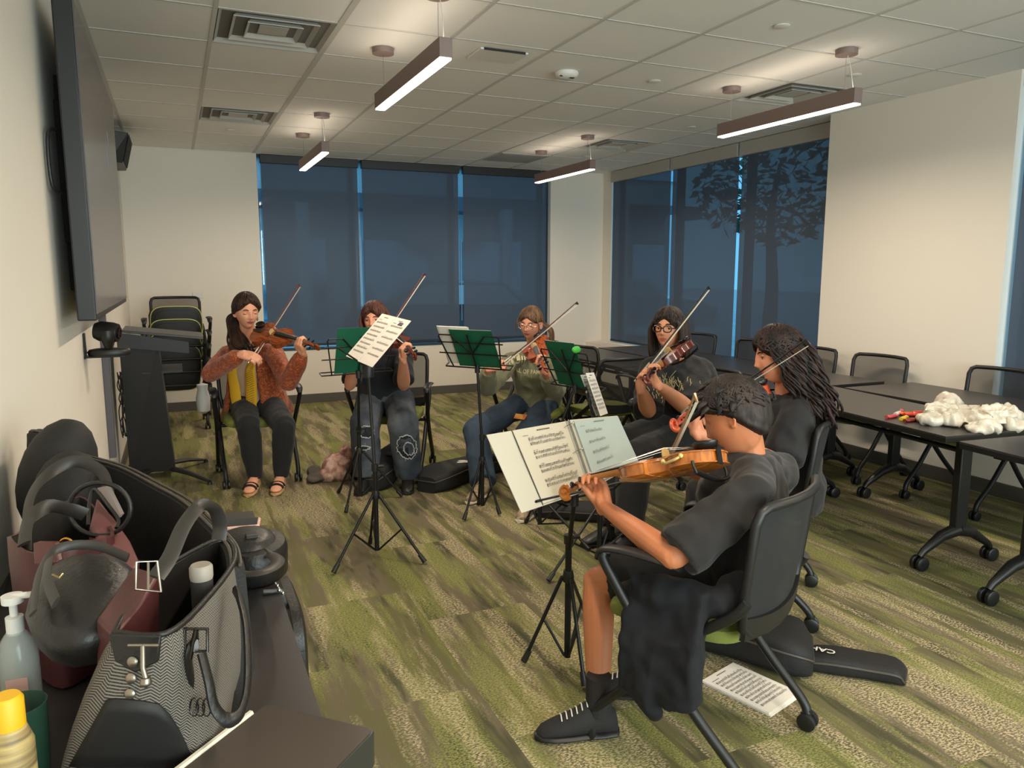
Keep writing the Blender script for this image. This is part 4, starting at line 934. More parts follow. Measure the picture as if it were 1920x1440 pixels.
    P_.update(dict(H=H, head=head, HS=HS, pel=pel, chest=chest, neck=neck, rh=rh, rs=rs, fw=fw_, up=upv, k=k, sc=sc, sh=sh, el=el, wr=wr, hip=hip, kn=kn, an=an)); return P_
def hairmat(name, a, b_): 
    return mat(name, a, .55, col2=b_, vscale=26, bump=.5, bscale=120, bstretch=(1, 1, .10), spec=.35)
def hair_cap(P_, m, thick=.016, front=.50, side=-.15, back=-.75, amp=.004, bun=None, locks=(), name='hair', seed=1, part=0., vol=1., fk=.55, strands=260, srad=.0042, wav=.25):
    """scalp cap + locks: (start local head coords, list of world offsets) as tapered tubes"""
    H, head, HS = P_['H'], P_['head'], P_['HS']
    hp = head_pts(HD); dirs = HD; n = len(dirs); out = []
    for i in range(n):
        x, y, z = dirs[i]; t = (y+1)/2
        lim = back+(side-back)*min(1, t/.5) if t < .5 else side+(front-side)*((t-.5)/.5)**.7
        lim -= fk*abs(x)**1.3*max(0, y); w_ = max(0., min(1., (z-lim)/.34+.5)); w_ = w_*w_*(3-2*w_)
        q = Vector(hp[i]); nrm = Vector((x/.075, y/.095, z/.116)).normalized()
        nz_ = noise.noise(Vector((x*9+seed, y*9, z*1.8)))+.5*noise.noise(Vector((x*22+seed, y*22, z*4)))
        pr_ = -part*math.exp(-(x/.06)**2)*(1 if y > -.3 and z > .2 else 0)
        q = q+nrm*((thick*vol+amp*nz_+pr_)*w_-.012*(1-w_)); out.append(head+H @ (q*HS))
    b = MB(); b.add(out, HF)
    rr = random.Random(seed+77); scale = thick*vol
    for q_ in range(strands):
        az = rr.uniform(0, 2*PI); s0 = rr.uniform(.02, .9); x0, y0 = math.sin(az), math.cos(az); pts = []; ln = rr.uniform(.35, .8); ph = rr.random()*6
        for j in range(7):
            th = s0+ln*j/6; a2 = az+wav*.35*math.sin(ph+j*1.1)*j/6
            d = Vector((math.sin(th)*math.sin(a2), math.sin(th)*math.cos(a2), math.cos(th))); t = (d.y+1)/2
            lim = back+(side-back)*min(1, t/.5) if t < .5 else side+(front-side)*((t-.5)/.5)**.7
            lim -= fk*abs(d.x)**1.3*max(0, d.y)
            if d.z < lim+.02: break
            p = Vector(head_pts(np.array([tuple(d)]))[0]); pts.append(head+H @ ((p+Vector((d.x/.075, d.y/.095, d.z/.116)).normalized()*(scale*min(1, (d.z-lim)/.34+.55)+.001))*HS))
        if len(pts) > 2: b.tube(pts, [srad*HS]*(len(pts)-1)+[srad*.4*HS], 5)
    for (p0, path, rad, flat) in locks:
        b.tube(cr(path, 4), crs(rad, 4), 8, flat=flat, rnd=True)
    return b.build(name, m, P_['o'], world=True, ang=180)
def lock_set(P_, starts, drop, n, seed, rad=.010, spread=.012, curl=0., out=.02, L=(.8, 1.1), coil=3.):
    """starts: function t-> local head point; drop: function t -> list of world points the lock runs through after it"""
    rr = random.Random(seed); H, head, HS = P_['H'], P_['head'], P_['HS']; locks = []
    for i in range(n):
        t = (i+rr.random()*.6)/n; p = head+H @ (Vector(starts(t))*HS); tgt = drop(t); k = rr.uniform(*L); path = [p]; ph = rr.random()*6.28
        jit = V(rr.gauss(0, spread), rr.gauss(0, spread), rr.gauss(0, spread*.5)); m = len(tgt)
        for j, q in enumerate(tgt):
            f = (j+1)/m; v = (Vector(q)-p); pt = p+v*(1 if f < .99 else k)+jit*f
            path.append(pt)
        if curl:
            path = cr(path, 4); M_ = len(path); path = [p_+(P_['rs']*math.cos(ph+j*1.15*coil/3)+P_['fw']*math.sin(ph+j*1.15*coil/3))*curl*min(1, j/5) for j, p_ in enumerate(path)]; m = M_-1
        locks.append((p, path, [rad*rr.uniform(.7, 1)]+[rad*rr.uniform(.9, 1.25)]*(m-1)+[rad*.3], rr.uniform(.5, .8)))
    return locks
def trousers(P_, m, grow=1.0, cuff=.0, vox=.008, wr_=.005, ends=(1., 1.), name='trousers', kneek=1.15, ank=1.5, seat_=1., seed=1, waist=.08):
    b = MB(); k = P_['k']; rh, fw_, up = P_['rh'], P_['fw'], P_['up']; pel = P_['pel']
    torso_rings(b, pel-up*.0, pel+up*.10, pel+up*waist*2, rh, rh, fw_, [.12*k, .172*k*grow, .168*k*grow, .155*k*grow, .14*k], [.08*k, .118*k, .118*k, .11*k, .10*k], None, lo=-.09)
    for i in (0, 1):
        h, kn, an = P_['hip'][i], P_['kn'][i], P_['an'][i]; e = ends[i]
        if e <= .5: q = h.lerp(kn, e*2); limb(b, [h, h.lerp(q, .5), q], [.098*k*grow, .09*k*grow, .078*k*grow*kneek], rnd=False); continue
        limb(b, [h, h.lerp(kn, .5), kn], [.098*k*grow, .088*k*grow, .066*k*grow*kneek])
        q = kn.lerp(an, (e-.5)*2); limb(b, [kn, kn.lerp(q, .4), q], [.064*k*grow*kneek, .062*k*grow*kneek, .040*P_['sc']*ank], rnd=False); limb(b, [kn.lerp(h, .08), kn.lerp(q, .08)], [.064*k*grow*kneek]*2)
    return remeshed(b, name, m, P_['o'], vox, 3, wrinkle=wr_, wscale=8, seed=seed)
def shirt(P_, m, sleeve=(.5, .5), grow=1.08, hem=.10, vox=.008, wr_=.004, name='shirt', slk=1.35, belly=0, seed=2, cuffk=1., neckk=1., lowk=1., nk=-.012):
    b = MB(); k = P_['k']; up = P_['up']; n_ = P_['neck']+up*nk
    torso_rings(b, P_['pel'], P_['chest'], n_, P_['rh'], P_['rs'], P_['fw'], [.158*k*grow*lowk, .168*k*grow*lowk, .150*k*grow, .162*k*grow, .062*neckk*P_['sc']], [.112*k*grow*lowk, .122*k*grow*lowk, .108*k*grow, .118*k*grow, .058*neckk*P_['sc']], None, lo=-hem, belly=belly)
    for i in (0, 1):
        a, e, w_ = P_['sh'][i], P_['el'][i], P_['wr'][i]; s = sleeve[i]
        limb(b, [n_.lerp(a, .3)-up*.03, a-up*.005], [.06*k, .063*k])
        r0 = .060*k
        if s <= .5: q = a.lerp(e, s*2); limb(b, [a, a.lerp(q, .5), q], [r0, .048*k*slk*.95, .049*k*slk], rnd=False); b.ell(a, (r0, r0, r0))
        else:
            limb(b, [a, a.lerp(e, .5), e], [r0, .047*k*slk, .043*k*slk]); q = e.lerp(w_, (s-.5)*2); limb(b, [e, e.lerp(q, .5), q], [.043*k*slk, .041*k*slk, .031*P_['sc']*slk*cuffk], rnd=False)
    return remeshed(b, name, m, P_['o'], vox, 3, wrinkle=wr_, wscale=9, seed=seed)
BLK = mat('black_cotton', (25, 24, 27), .9, bump=.2, bscale=400, sheen=.1); BLKP = mat('black_trousers', (21, 20, 22), .9, sheen=.1)
def project_text(body, txt, c, right, up, n, size, m, parent, name, arc=0., weight=.0, thick=.0006, reach=.3):
    cu = bpy.data.curves.new('t', 'FONT'); cu.body = txt; cu.size = size; cu.align_x = 'CENTER'; cu.offset = weight; cu.extrude = 0; cu.resolution_u = 2
    o = bpy.data.objects.new('t', cu); COL.objects.link(o); dg = bpy.context.evaluated_depsgraph_get(); dg.update(); me = bpy.data.meshes.new_from_object(o.evaluated_get(dg)); bpy.data.objects.remove(o)
    bm = bmesh.new(); bm.from_mesh(me); bmesh.ops.triangulate(bm, faces=bm.faces); bmesh.ops.subdivide_edges(bm, edges=[e for e in bm.edges if e.calc_length() > size*.15], cuts=2)
    bt = None
    if body is not None:
        M = wm(body); vs_ = [M @ v.co for v in body.data.vertices]; bt = BVHTree.FromPolygons(vs_, [tuple(p.vertices) for p in body.data.polygons])
    out = []
    for v in bm.verts:
        p = Vector(c)+right*v.co.x+up*(v.co.y+arc*(v.co.x**2)); 
        if bt:
            h = bt.ray_cast(p+n*reach, -n, .3)[0]
            if h is not None: p = h+n*.003
        out.append(p)
    bm.verts.index_update(); b = MB(); b.add(out, [tuple(v.index for v in f.verts) for f in bm.faces]); bm.free()
    return b.build(name, m, parent, world=True, smooth=False)
def vl(v, x, y, z): return wm(v) @ V(x, y, z)
def vax(v): M = wm(v).to_3x3().normalized(); return M.col[0].copy(), M.col[1].copy(), M.col[2].copy()
def lhand(v, x=.445, sc=1., curls=None, back=0.):
    X, Y_, Z = vax(v); d = (Z*.95-Y_*.05+X*back).normalized()
    w_ = vl(v, x, -.030, -.062)
    return w_, dict(d=d, n=Y_, side=-1, sc=sc, curl=(52, 68, 38), thumb=(.15, .75, 12), each=curls)
def rhand(bw, x=.045, sc=1., lift=.030, to=None):
    X, Y_, Z = vax(bw); g = wm(bw) @ V(x, 0, 0); w_ = wm(bw) @ V(x, .078, lift)
    if to is not None: w_ = g+(Vector(to)-g).normalized()*.092
    d = (g-w_).normalized(); n = X.cross(d).normalized()
    return w_, dict(d=d, n=n, side=1, sc=sc, curl=(40, 46, 32), thumb=(.35, .75, 30))
# ------------------------------------------------ 1: woman in the orange jacket
A = D(480, 626, 5.22); v1 = violin('reddish brown violin of the woman in the orange jacket', A, hit(A, 597, 652, .59), cv(.05, .62, .78), WOODS[0])
F = D(467, 678, 4.98); b1 = bow('brown bow held by the woman in the orange jacket', F, hit(F, 560, 533, .74, False), cv(.45, -.35, -.8), (110, 60, 44))
lw, lh = lhand(v1); rw, rhd = rhand(b1)
p1 = person('woman in a burnt orange patterned jacket and yellow scarf playing the violin', (.46, 5.75), D(462, 584, 5.34), cv(.62, -.30, .78), cv(-.04, 1, .1), D(468, 648, 5.47),
    [D(428, 665, 5.50), D(513, 662, 5.40)], [D(394, 700, 5.26), D(541, 716, 5.20)], [rw, lw], [D(455, 754, 5.66), D(504, 754, 5.64)], [D(466, 800, 5.22), D(533, 800, 5.22)], [PZ(478, 892, .10), PZ(527, 890, .10)],
    ('fair', (230, 164, 132)), hands=[rhd, lh], toe=[cv(.05, 0, 1), cv(.05, 0, 1)], lids=True, lip=(176, 84, 84), brow=(40, 26, 22), hs=1.02)
HR1 = hairmat('hair_dark_brown', (40, 27, 22), (66, 44, 34))
lk = lock_set(p1, lambda t: (-.078+.02*t, .015-.08*t, .03-.04*t), lambda t: [D(431+10*t, 592+8*t, 5.42), D(430+24*t, 625, 5.38), D(432+38*t, 650, 5.30), D(446+32*t, 668, 5.24)], 40, 3, .013, .014, .004)
lk += lock_set(p1, lambda t: (-.07+.14*t, -.085, .03), lambda t: [D(436+20*t, 610, 5.48), D(432+22*t, 648, 5.44)], 12, 4, .014, .012)
hair_cap(p1, HR1, .020, .76, -.12, -.90, .0035, locks=lk, part=.004, fk=.60)
MB().ell(p1['head']+p1['H'] @ V(-.077, 0, -.055), (.008, .003, .018), p1['H']).build('earring', mat('gold', (214, 190, 130), .3, .9), p1['o'], world=True)
trousers(p1, BLKP, 1.0, ank=1.25, ends=(1.0, 1.0), kneek=1.18, wr_=.006)
def ember_mat():
    m = mat('jacket_burnt_orange', (158, 66, 26), .75, col2=(118, 44, 20), vscale=30, bump=.8, bscale=50, sheen=.25)
    nt = m.node_tree; N = nt.nodes; r = [n for n in N if n.type == 'VALTORGB'][0]; r.color_ramp.elements[0].position = .42; r.color_ramp.elements[1].position = .50; e = r.color_ramp.elements.new(.56); e.color = lin((216, 122, 62))+(1,); e2 = r.color_ramp.elements.new(.61); e2.color = lin((158, 66, 26))+(1,)
    for n in N:
        if n.type == 'TEX_NOISE': n.inputs['Distortion'].default_value = 2.2
    return m
JK = ember_mat()
TAN = mat('satin_tan', (216, 182, 150), .45, bump=.2, bscale=30); YEL = mat('scarf_yellow', (226, 172, 34), .8, bump=.6, bscale=90, bstretch=(1, 1, .2)); YEL2 = mat('scarf_brown_line', (110, 80, 30), .8)
shirt(p1, TAN, (.02, .02), 1.0, hem=.09, wr_=.006, name='blouse', seed=4)
# jacket: back and side shell around the torso, open in front, plus sleeves
b = MB(); pel, chest, nk, up_, rh_, fw_ = p1['pel'], p1['chest'], p1['neck'], p1['up'], p1['rs'], p1['fw']
for s in (1, -1):
    rings = []
    for t, w_, dd in ((-.10, .285, .215), (-.04, .262, .205), (.12, .215, .17), (.30, .185, .150), (.45, .172, .138), (.56, .13, .11)):
        c = pel.lerp(nk, t/.56) if t > 0 else pel+up_*t; ring = []
        for a in [math.radians(q) for q in range(-92, 49 if s > 0 else 57, 9)]: ring.append(c+rh_*s*math.cos(a)*w_*1.04+fw_*math.sin(a)*dd*1.04)
        for a in [math.radians(q) for q in range(48 if s > 0 else 56, -93, -9)]: ring.append(c+rh_*s*math.cos(a)*(w_-.022)+fw_*math.sin(a)*(dd-.022))
        rings.append(ring)
    b.loft(rings)
for i in (0, 1):
    a, e, w_ = p1['sh'][i], p1['el'][i], p1['wr'][i]; limb(b, [nk.lerp(a, .25)-up_*.03, a], [.06, .068]); limb(b, [a, a.lerp(e, .5), e], [.070, .066, .062]); limb(b, [e, e.lerp(w_, .5), e.lerp(w_, .84)], [.062, .058, .052])
b.ell(nk-up_*.03-fw_*.03, (.11, .08, .05), Matrix((rh_, fw_, up_)).transposed())
remeshed(b, 'jacket', JK, p1['o'], .007, 2, wrinkle=.006, wscale=11, seed=9)
for s, nm in ((1, 0), (-1, 1)):
    b = MB(); pts = [nk+rh_*s*.05-fw_*.02+up_*.01, nk+rh_*s*.065+fw_*.06-up_*.06, chest+rh_*s*.075+fw_*.140, pel+up_*.20+rh_*s*.070+fw_*.155, pel+up_*.06+rh_*s*.06+fw_*.165, pel-up_*.03+rh_*s*.05+fw_*.175]
    if s > 0: pts[-1] = pel+up_*.02+rh_*.03+fw_*.17
    b.tube(cr(pts, 5), crs([.02, .028, .034, .040, .040, .016], 5), 10, flat=.28, up=fw_); sc_ = b.build('scarf_end', YEL, p1['o'], world=True)
    if s < 0:
        b = MB(); q = cr(pts, 8)
        for k_ in range(12, 38): c = q[k_]+fw_*.0125; b.tube([c+rh_*.030-up_*.016, c-rh_*.028+up_*.006], .0013, 4)
        b.build('scarf_stripe', YEL2, sc_, world=True)
CORK = mat('cork_wedge', (190, 150, 100), .8)
for i in (0, 1):
    t = cv(.05, 0, 1); t.z = 0; t.normalize(); a = p1['an'][i]; s = V(-t.y, t.x, 0); base = V(a.x, a.y, 0)-t*.05
    b = MB(); b.loft([[base+t*x+s*w_*math.cos(q)+V(0, 0, z1*(.5+.5*math.sin(q))) for q in [2*PI*j/16 for j in range(16)]] for x, w_, z1 in ((0, .018, .07), (.01, .030, .075), (.08, .034, .055), (.16, .042, .028), (.22, .036, .024), (.24, .015, .02))]); w_ = b.build('shoe_sole', CORK, p1['o'], world=True)
    b = MB(); b.loft([[base+t*x+s*w2*math.cos(q)+V(0, 0, zc+h_*math.sin(q)) for q in [2*PI*j/14 for j in range(14)]] for x, w2, zc, h_ in ((.0, .02, .09, .02), (.05, .030, .09, .032), (.12, .036, .065, .03), (.17, .040, .046, .025), (.22, .034, .036, .014), (.235, .01, .034, .004))]); b.build('foot', skin('fair', (0, 0, 0)), w_, world=True)
    b = MB()
    for x, zc, rr_ in ((.150, .046, .045), (.185, .04, .043)): b.tube([base+t*x+s*rr_*math.cos(q)+V(0, 0, zc+.030*math.sin(q)) for q in [PI*j/10 for j in range(11)]], .009, 6, flat=.5, up=t)
    b.tube([a+V(.042*math.cos(q), .042*math.sin(q), -.01) for q in [2*PI*j/16 for j in range(16)]], .006, 6, closed=True); b.build('sandal_strap', BLKP, w_, world=True)
MB().tube([lw+(p1['el'][1]-lw).normalized()*.035+V(.029*math.cos(q), .029*math.sin(q), .004*math.sin(q)) for q in [2*PI*j/18 for j in range(18)]], .004, 6, closed=True).build('bracelet', mat('gold', (0, 0, 0)), p1['o'], world=True)

# ------------------------------------------------ 2: ripped jeans, behind the loose sheets
A = D(722, 628, 5.22); v2 = violin('dark violin half hidden behind the loose sheets', A, hit(A, 779, 670, .59), cv(.10, .75, .6), WOODS[2])
F = D(690, 668, 4.98); b2 = bow('dark red bow rising above the loose sheets', F, hit(F, 795, 512, .74, False), cv(.5, -.3, -.8), (96, 20, 34))
lw, lh = lhand(v2, .43); rw, rhd = rhand(b2)
p2 = person('person with red brown bob and ripped grey jeans behind the tilted sheets', (1.35, 5.45), D(703, 600, 5.34), cv(-.12, -.16, 1), cv(-.05, 1, .1), D(712, 652, 5.48),
    [D(670, 672, 5.50), D(757, 670, 5.44)], [D(656, 722, 5.34), D(757, 722, 5.24)], [rw, lw], [D(697, 752, 5.64), D(748, 752, 5.60)], [D(684, 797, 5.26), D(757, 800, 5.16)], [PZ(688, 890, .10), PZ(765, 888, .10)],
    ('fair_2', (222, 156, 126)), hands=[rhd, lh], toe=[cv(-.15, 0, 1), cv(.1, 0, 1)], fat=1.10, brow=(90, 52, 40))
HR2 = hairmat('hair_auburn', (62, 36, 32), (98, 60, 50))
lk = []
for s in (-1, 1):
    lk += lock_set(p2, lambda t: (s*(.020+.050*t), .055-.11*t, .105-.03*t), lambda t: [p2['head']+p2['H'] @ V(s*.088, .055-.12*t, .02), p2['head']+p2['H'] @ V(s*.090, .05-.12*t, -.05), p2['head']+p2['H'] @ V(s*.072, .045-.11*t, -.105)], 18, 5, .012, .006)
hair_cap(p2, HR2, .020, .58, -.30, -.95, .003, locks=lk, part=.004)
JN = mat('denim_grey', (92, 98, 106), .9, bump=.4, bscale=300, col2=(56, 63, 74), vscale=5)
trousers(p2, JN, 1.05, ank=2.3, kneek=1.35, wr_=.010, name='jeans', seed=12)
TEE2 = mat('navy_black_cotton', (26, 30, 38), .9, sheen=.1); shirt(p2, TEE2, (.42, .42), 1.06, hem=.10, wr_=.010, name='t_shirt', seed=6)
shS = mat('boot_black', (30, 26, 25), .4); SOLE = mat('sole_dark', (22, 20, 20), .7)
for i in (0, 1): shoe(p2['o'], p2['an'][i], cv(-.15 if i == 0 else .1, 0, 1), shS, SOLE)
CU = mat('denim_cuff', (120, 128, 132), .9, bump=.5, bscale=200); FR = mat('frayed_thread', (190, 192, 190), .9)
b = MB(); a, k_ = p2['an'][1], p2['kn'][1]; ax = (k_-a).normalized(); u = ax.orthogonal().normalized(); w_ = ax.cross(u)
b.loft([[a+ax*h+(u*math.cos(q)+w_*math.sin(q))*r_ for q in [2*PI*j/24 for j in range(24)]] for h, r_ in ((.005, .070), (.0, .078), (.07, .080), (.075, .072))]); b.build('trouser_cuff', CU, p2['o'], world=True)
def rip(P_, i, side, t0, t1, w_, m_in, seed):
    a, k_ = P_['an'][i], P_['kn'][i]; bt = [q for q in KIDS(P_['o']) if q.name.startswith('jeans')][0]; M = wm(bt)
    T = BVHTree.FromPolygons([M @ v.co for v in bt.data.vertices], [tuple(p.vertices) for p in bt.data.polygons]); ax = (a-k_); c0 = k_+ax*((t0+t1)/2); r_ = random.Random(seed); h_ = (t1-t0)*ax.length/2; axn = ax.normalized(); sd = (RT-axn*axn.dot(RT)).normalized(); out = []
    for j in range(40):
        q = 2*PI*j/40; p = c0+sd*(side+w_*math.cos(q)*(1+r_.uniform(-.12, .12)))+axn*h_*math.sin(q)*(1+r_.uniform(-.1, .1)); h = T.ray_cast(CAM, (p-CAM).normalized())[0]
        if h: out.append(h-(p-CAM).normalized()*.002)
    if len(out) > 8:
        b = MB(); n_ = len(out); c = sum(out, Vector())/n_; cc = T.ray_cast(CAM, (c-CAM).normalized())[0] or c; cc = cc-(c-CAM).normalized()*.004
        ri = [[c_.lerp(cc, f)-FW*.001 for c_ in out] for f in (0, .5, .97)]; b.loft(ri, cap=False); b.build('ripped_patch', m_in, P_['o'], world=True)
        b = MB(); b.tube(out, .0035, 5, closed=True)
        for p in out[::2]: b.tube([p, p+V(r_.gauss(0, .006), 0, r_.gauss(-.004, .008))-FW*.004], .0012, 4)
        b.build('frayed_edge', FR, P_['o'], world=True)
DK = mat('denim_dark_patch', (34, 38, 46), .95)
rip(p2, 1, .01, .18, .68, .066, DK, 1); rip(p2, 1, .022, .33, .60, .034, mat('denim_grey', (0, 0, 0)), 2); rip(p2, 0, .01, .02, .26, .05, DK, 3); rip(p2, 0, -.02, .42, .50, .05, DK, 4)

# ------------------------------------------------ 3: sage sweatshirt
A = D(1004, 645, 5.32); v3 = violin('orange violin of the person in the sage sweatshirt, pointing at the camera', A, hit(A, 1024, 694, .59), cv(-.55, .70, .45), WOODS[3])
F = D(931, 690, 5.02); b3 = bow('dark bow slanting up to the right, of the person in the sage sweatshirt', F, hit(F, 1082, 566, .74, False), cv(.3, -.6, -.6), (74, 42, 36))
lw, lh = lhand(v3, .42); rw, rhd = rhand(b3, to=D(905, 694, 5.02))
p3 = person('person in a sage green lettered sweatshirt with round wire glasses', (2.43, 5.22), D(995, 606, 5.50), cv(-.38, -.34, .86), cv(.10, 1, .15), D(1003, 660, 5.64),
    [D(958, 676, 5.60), D(1040, 676, 5.70)], [D(914, 726, 5.34), D(1043, 732, 5.46)], [rw, lw], [D(985, 755, 5.80), D(1030, 753, 5.88)], [D(892, 806, 5.42), D(985, 822, 5.34)], [PZ(906, 905, .10), PZ(1000, 935, .10)],
    ('fair_3', (226, 156, 128)), hands=[rhd, lh], toe=[cv(-.25, 0, 1), cv(-.3, 0, 1)], brow=(96, 68, 50), lip=(170, 84, 80), glasses=((190, 170, 140), .0016, .9), hs=.98, lids=True)
HR3 = hairmat('hair_light_brown', (86, 62, 46), (132, 98, 72))
lk = lock_set(p3, lambda t: (.03-.06*t, -.085, .03-.03*t), lambda t: [D(1030, 612+8*t, 5.58), D(1034, 632, 5.60), D(1032, 652, 5.60)], 14, 8, .012, .008)
lk += lock_set(p3, lambda t: (-.060-.012*t, .055, .07), lambda t: [p3['head']+p3['H'] @ V(-.084, .055, .0), p3['head']+p3['H'] @ V(-.082, .05, -.07)], 5, 9, .005, .006)
lk += lock_set(p3, lambda t: (.058+.012*t, .055, .07), lambda t: [p3['head']+p3['H'] @ V(.085, .060, .0), p3['head']+p3['H'] @ V(.086, .05, -.06)], 3, 10, .004, .006)
hair_cap(p3, HR3, .014, .55, .12, -.55, .004, locks=lk, part=.005)
JB = mat('denim_blue', (54, 72, 92), .9, bump=.4, bscale=300, col2=(40, 54, 72), vscale=4)
trousers(p3, JB, 1.05, ank=2.2, kneek=1.32, wr_=.008, name='jeans', seed=14)
SG = mat('sage_fleece', (124, 124, 98), .95, sheen=.2, bump=.2, bscale=300); s3 = shirt(p3, SG, (.92, .90), 1.16, hem=.09, wr_=.010, slk=1.55, cuffk=.9, name='sweatshirt', seed=8, vox=.007)
CRM = mat('letter_cream', (206, 200, 164), .8)
n3 = (p3['fw']*.8-FW*.4).normalized(); r3 = -p3['rs']; r3 = (RT*.9+r3*.1).normalized(); u3 = (p3['up']-r3*p3['up'].dot(r3)).normalized(); n3 = r3.cross(u3)
project_text(s3, 'ISSING', D(983, 688, 5.50), r3, u3, n3, .080, CRM, p3['o'], 'lettering', -.9, .0015, reach=.04)
project_text(s3, 'HALL OF FAME', D(987, 708, 5.50), r3, u3, n3, .036, CRM, p3['o'], 'lettering', 0, .001, reach=.04)
project_text(s3, 'CIOU', D(985, 723, 5.50), r3, u3, n3, .070, mat('letter_faint', (140, 138, 110), .8), p3['o'], 'lettering', 0, 0, reach=.04)
project_text(s3, 'M', D(948, 711, 5.50), r3, u3, n3, .036, CRM, p3['o'], 'lettering', 0, .001, reach=.04)
BT = mat('boot_knit', (176, 156, 130), .95, bump=1., bscale=40, col2=(120, 102, 84), vscale=40); SL = mat('sole_pale', (214, 204, 184), .7)
for i in (0, 1): shoe(p3['o'], p3['an'][i], cv(-.45, 0, .9), BT, SL, .27, high=.06)
hp_ = D(975, 781, 5.42); o = MB(); o.loft([[hp_+RT*x+UP*y+FW*0.02*z_ for x, y in ((-.045, -.012), (.03, -.022), (.05, .012), (-.03, .022))] for z_ in (-.5, .5)]); q = o.build('orange_pouch', mat('pouch_orange', (204, 92, 44), .6, col2=(226, 160, 70), vscale=30)); tag(q, 'small orange printed pouch in the lap of the sage sweatshirt', 'pouch')

# ------------------------------------------------ 4: black T-shirt and glasses
A = D(1284, 656, 4.30); v4 = violin('dark red violin seen along its ribs, of the glasses wearer', A, hit(A, 1212, 716, .59), cv(-.72, .62, .30), WOODS[2])
F = D(1192, 712, 3.98); b4 = bow('long black bow before the right window blinds', F, hit(F, 1328, 537, .74, False), cv(.55, -.4, -.55), (24, 22, 24))
lw, lh = lhand(v4, .45); rw, rhd = rhand(b4, to=D(1203, 745, 4.05))
p4 = person('person in a black T-shirt with dark framed glasses and straight dark hair', (2.86, 3.87), D(1254, 617, 4.50), cv(-.55, -.06, .83), cv(.06, 1, .05), D(1270, 668, 4.64),
    [D(1222, 692, 4.52), D(1314, 692, 4.66)], [D(1216, 770, 4.32), D(1290, 766, 4.44)], [rw, lw], [D(1268, 800, 4.78), D(1318, 806, 4.82)], [D(1170, 832, 4.42), D(1190, 860, 4.24)], [PZ(1148, 985, .10), PZ(1178, 1005, .10)],
    ('olive', (210, 144, 110)), hands=[rhd, lh], toe=[cv(-.9, 0, .4), cv(-.9, 0, .4)], fat=1.16, brow=(30, 22, 20), lip=(176, 96, 88), glasses=((34, 22, 26), .003, 0), chestk=1.05)
HR4 = hairmat('hair_black_brown', (34, 27, 26), (60, 46, 40))
lk = []
for s in (-1, 1):
    lk += lock_set(p4, lambda t: (s*(.012+.060*t), .062-.12*t, .105-.03*t), lambda t: [p4['head']+p4['H'] @ V(s*.090, .060-.14*t, .02), p4['head']+p4['H'] @ V(s*.098, .045-.13*t, -.07), p4['head']+p4['H'] @ V(s*.094, .03-.12*t, -.14), p4['head']+p4['H'] @ V(s*.088, .02-.11*t, -.175)], 20, 11+s, .013, .008)
hair_cap(p4, HR4, .020, .60, -.25, -.95, .003, locks=lk, part=.003)
trousers(p4, BLKP, 1.08, ank=1.8, kneek=1.2, wr_=.006, seed=15)
s4 = shirt(p4, BLK, (.50, .48), 1.14, hem=.10, wr_=.011, name='t_shirt', seed=16, slk=1.6)
# pale jagged print on the chest
b = MB(); rr = random.Random(5); M = wm(s4); T = BVHTree.FromPolygons([M @ v.co for v in s4.data.vertices], [tuple(p.vertices) for p in s4.data.polygons])
for k in range(85):
    x, y = 1252+rr.gauss(0, 17), 722+rr.gauss(0, 11); a = rr.uniform(.9, 2.3); l = rr.uniform(5, 15); pts = []
    for f in (-.5, -.17, .17, .5):
        h = T.ray_cast(CAM, ray(x+math.cos(a)*l*f+rr.uniform(-1, 1), y-math.sin(a)*l*f).normalized())[0]
        if h and (h-CAM).length < 4.9: pts.append(h-FW*.003)
    if len(pts) > 2: b.tube(pts, .0022, 4)
b.build('chest_print', mat('print_khaki', (168, 156, 112), .9), p4['o'], world=True, smooth=False)
for i in (0, 1): shoe(p4['o'], p4['an'][i], cv(-.9, 0, .4), shS, SOLE)

# ------------------------------------------------ 5: long curly dark hair, in profile
A = D(1425, 742, 3.22); v5 = violin('violin with a bright orange scroll, mostly hidden behind the boy', A, hit(A, 1262, 800, .59), cv(-.1, .9, -.25), WOODS[4])
F = D(1292, 778, 3.16); b5 = bow('black bow crossing the long curly hair', F, hit(F, 1512, 636, .74), cv(.3, -.8, .2), (22, 20, 20))
lw, lh = lhand(v5, .43); rw, rhd = rhand(b5, to=D(1350, 782, 3.35))
p5 = person('person with very long curly dark hair in profile, wearing a black T-shirt', (2.38, 2.60), D(1460, 668, 3.36), cv(-.96, -.16, -.12), cv(.10, 1, 0), D(1480, 734, 3.40),
    [D(1462, 760, 3.62), D(1500, 772, 3.26)], [D(1400, 830, 3.55), D(1462, 872, 3.16)], [rw, lw], [D(1480, 905, 3.58), D(1478, 915, 3.40)], [D(1330, 905, 3.75), D(1325, 925, 3.50)], [PZ(1300, 1050, .10), PZ(1310, 1075, .10)],
    ('tan', (206, 138, 108)), hands=[rhd, lh], toe=[cv(-1, 0, -.3), cv(-1, 0, -.3)], fat=1.12, brow=(26, 20, 18), lip=(186, 92, 88), hs=1.0)
HR5 = hairmat('hair_curly_dark', (20, 15, 15), (50, 32, 27))
Hh = lambda x, y, z_: p5['head']+p5['H'] @ V(x, y, z_)
lk = lock_set(p5, lambda t: (-.06+.02*t, .05-.12*t, .09), lambda t: [Hh(-.098, .03-.12*t, .0), Hh(-.108, .0-.12*t, -.09), Hh(-.125, -.03-.13*t, -.18), Hh(-.125, -.05-.12*t, -.27)], 64, 21, .008, .018, .011)
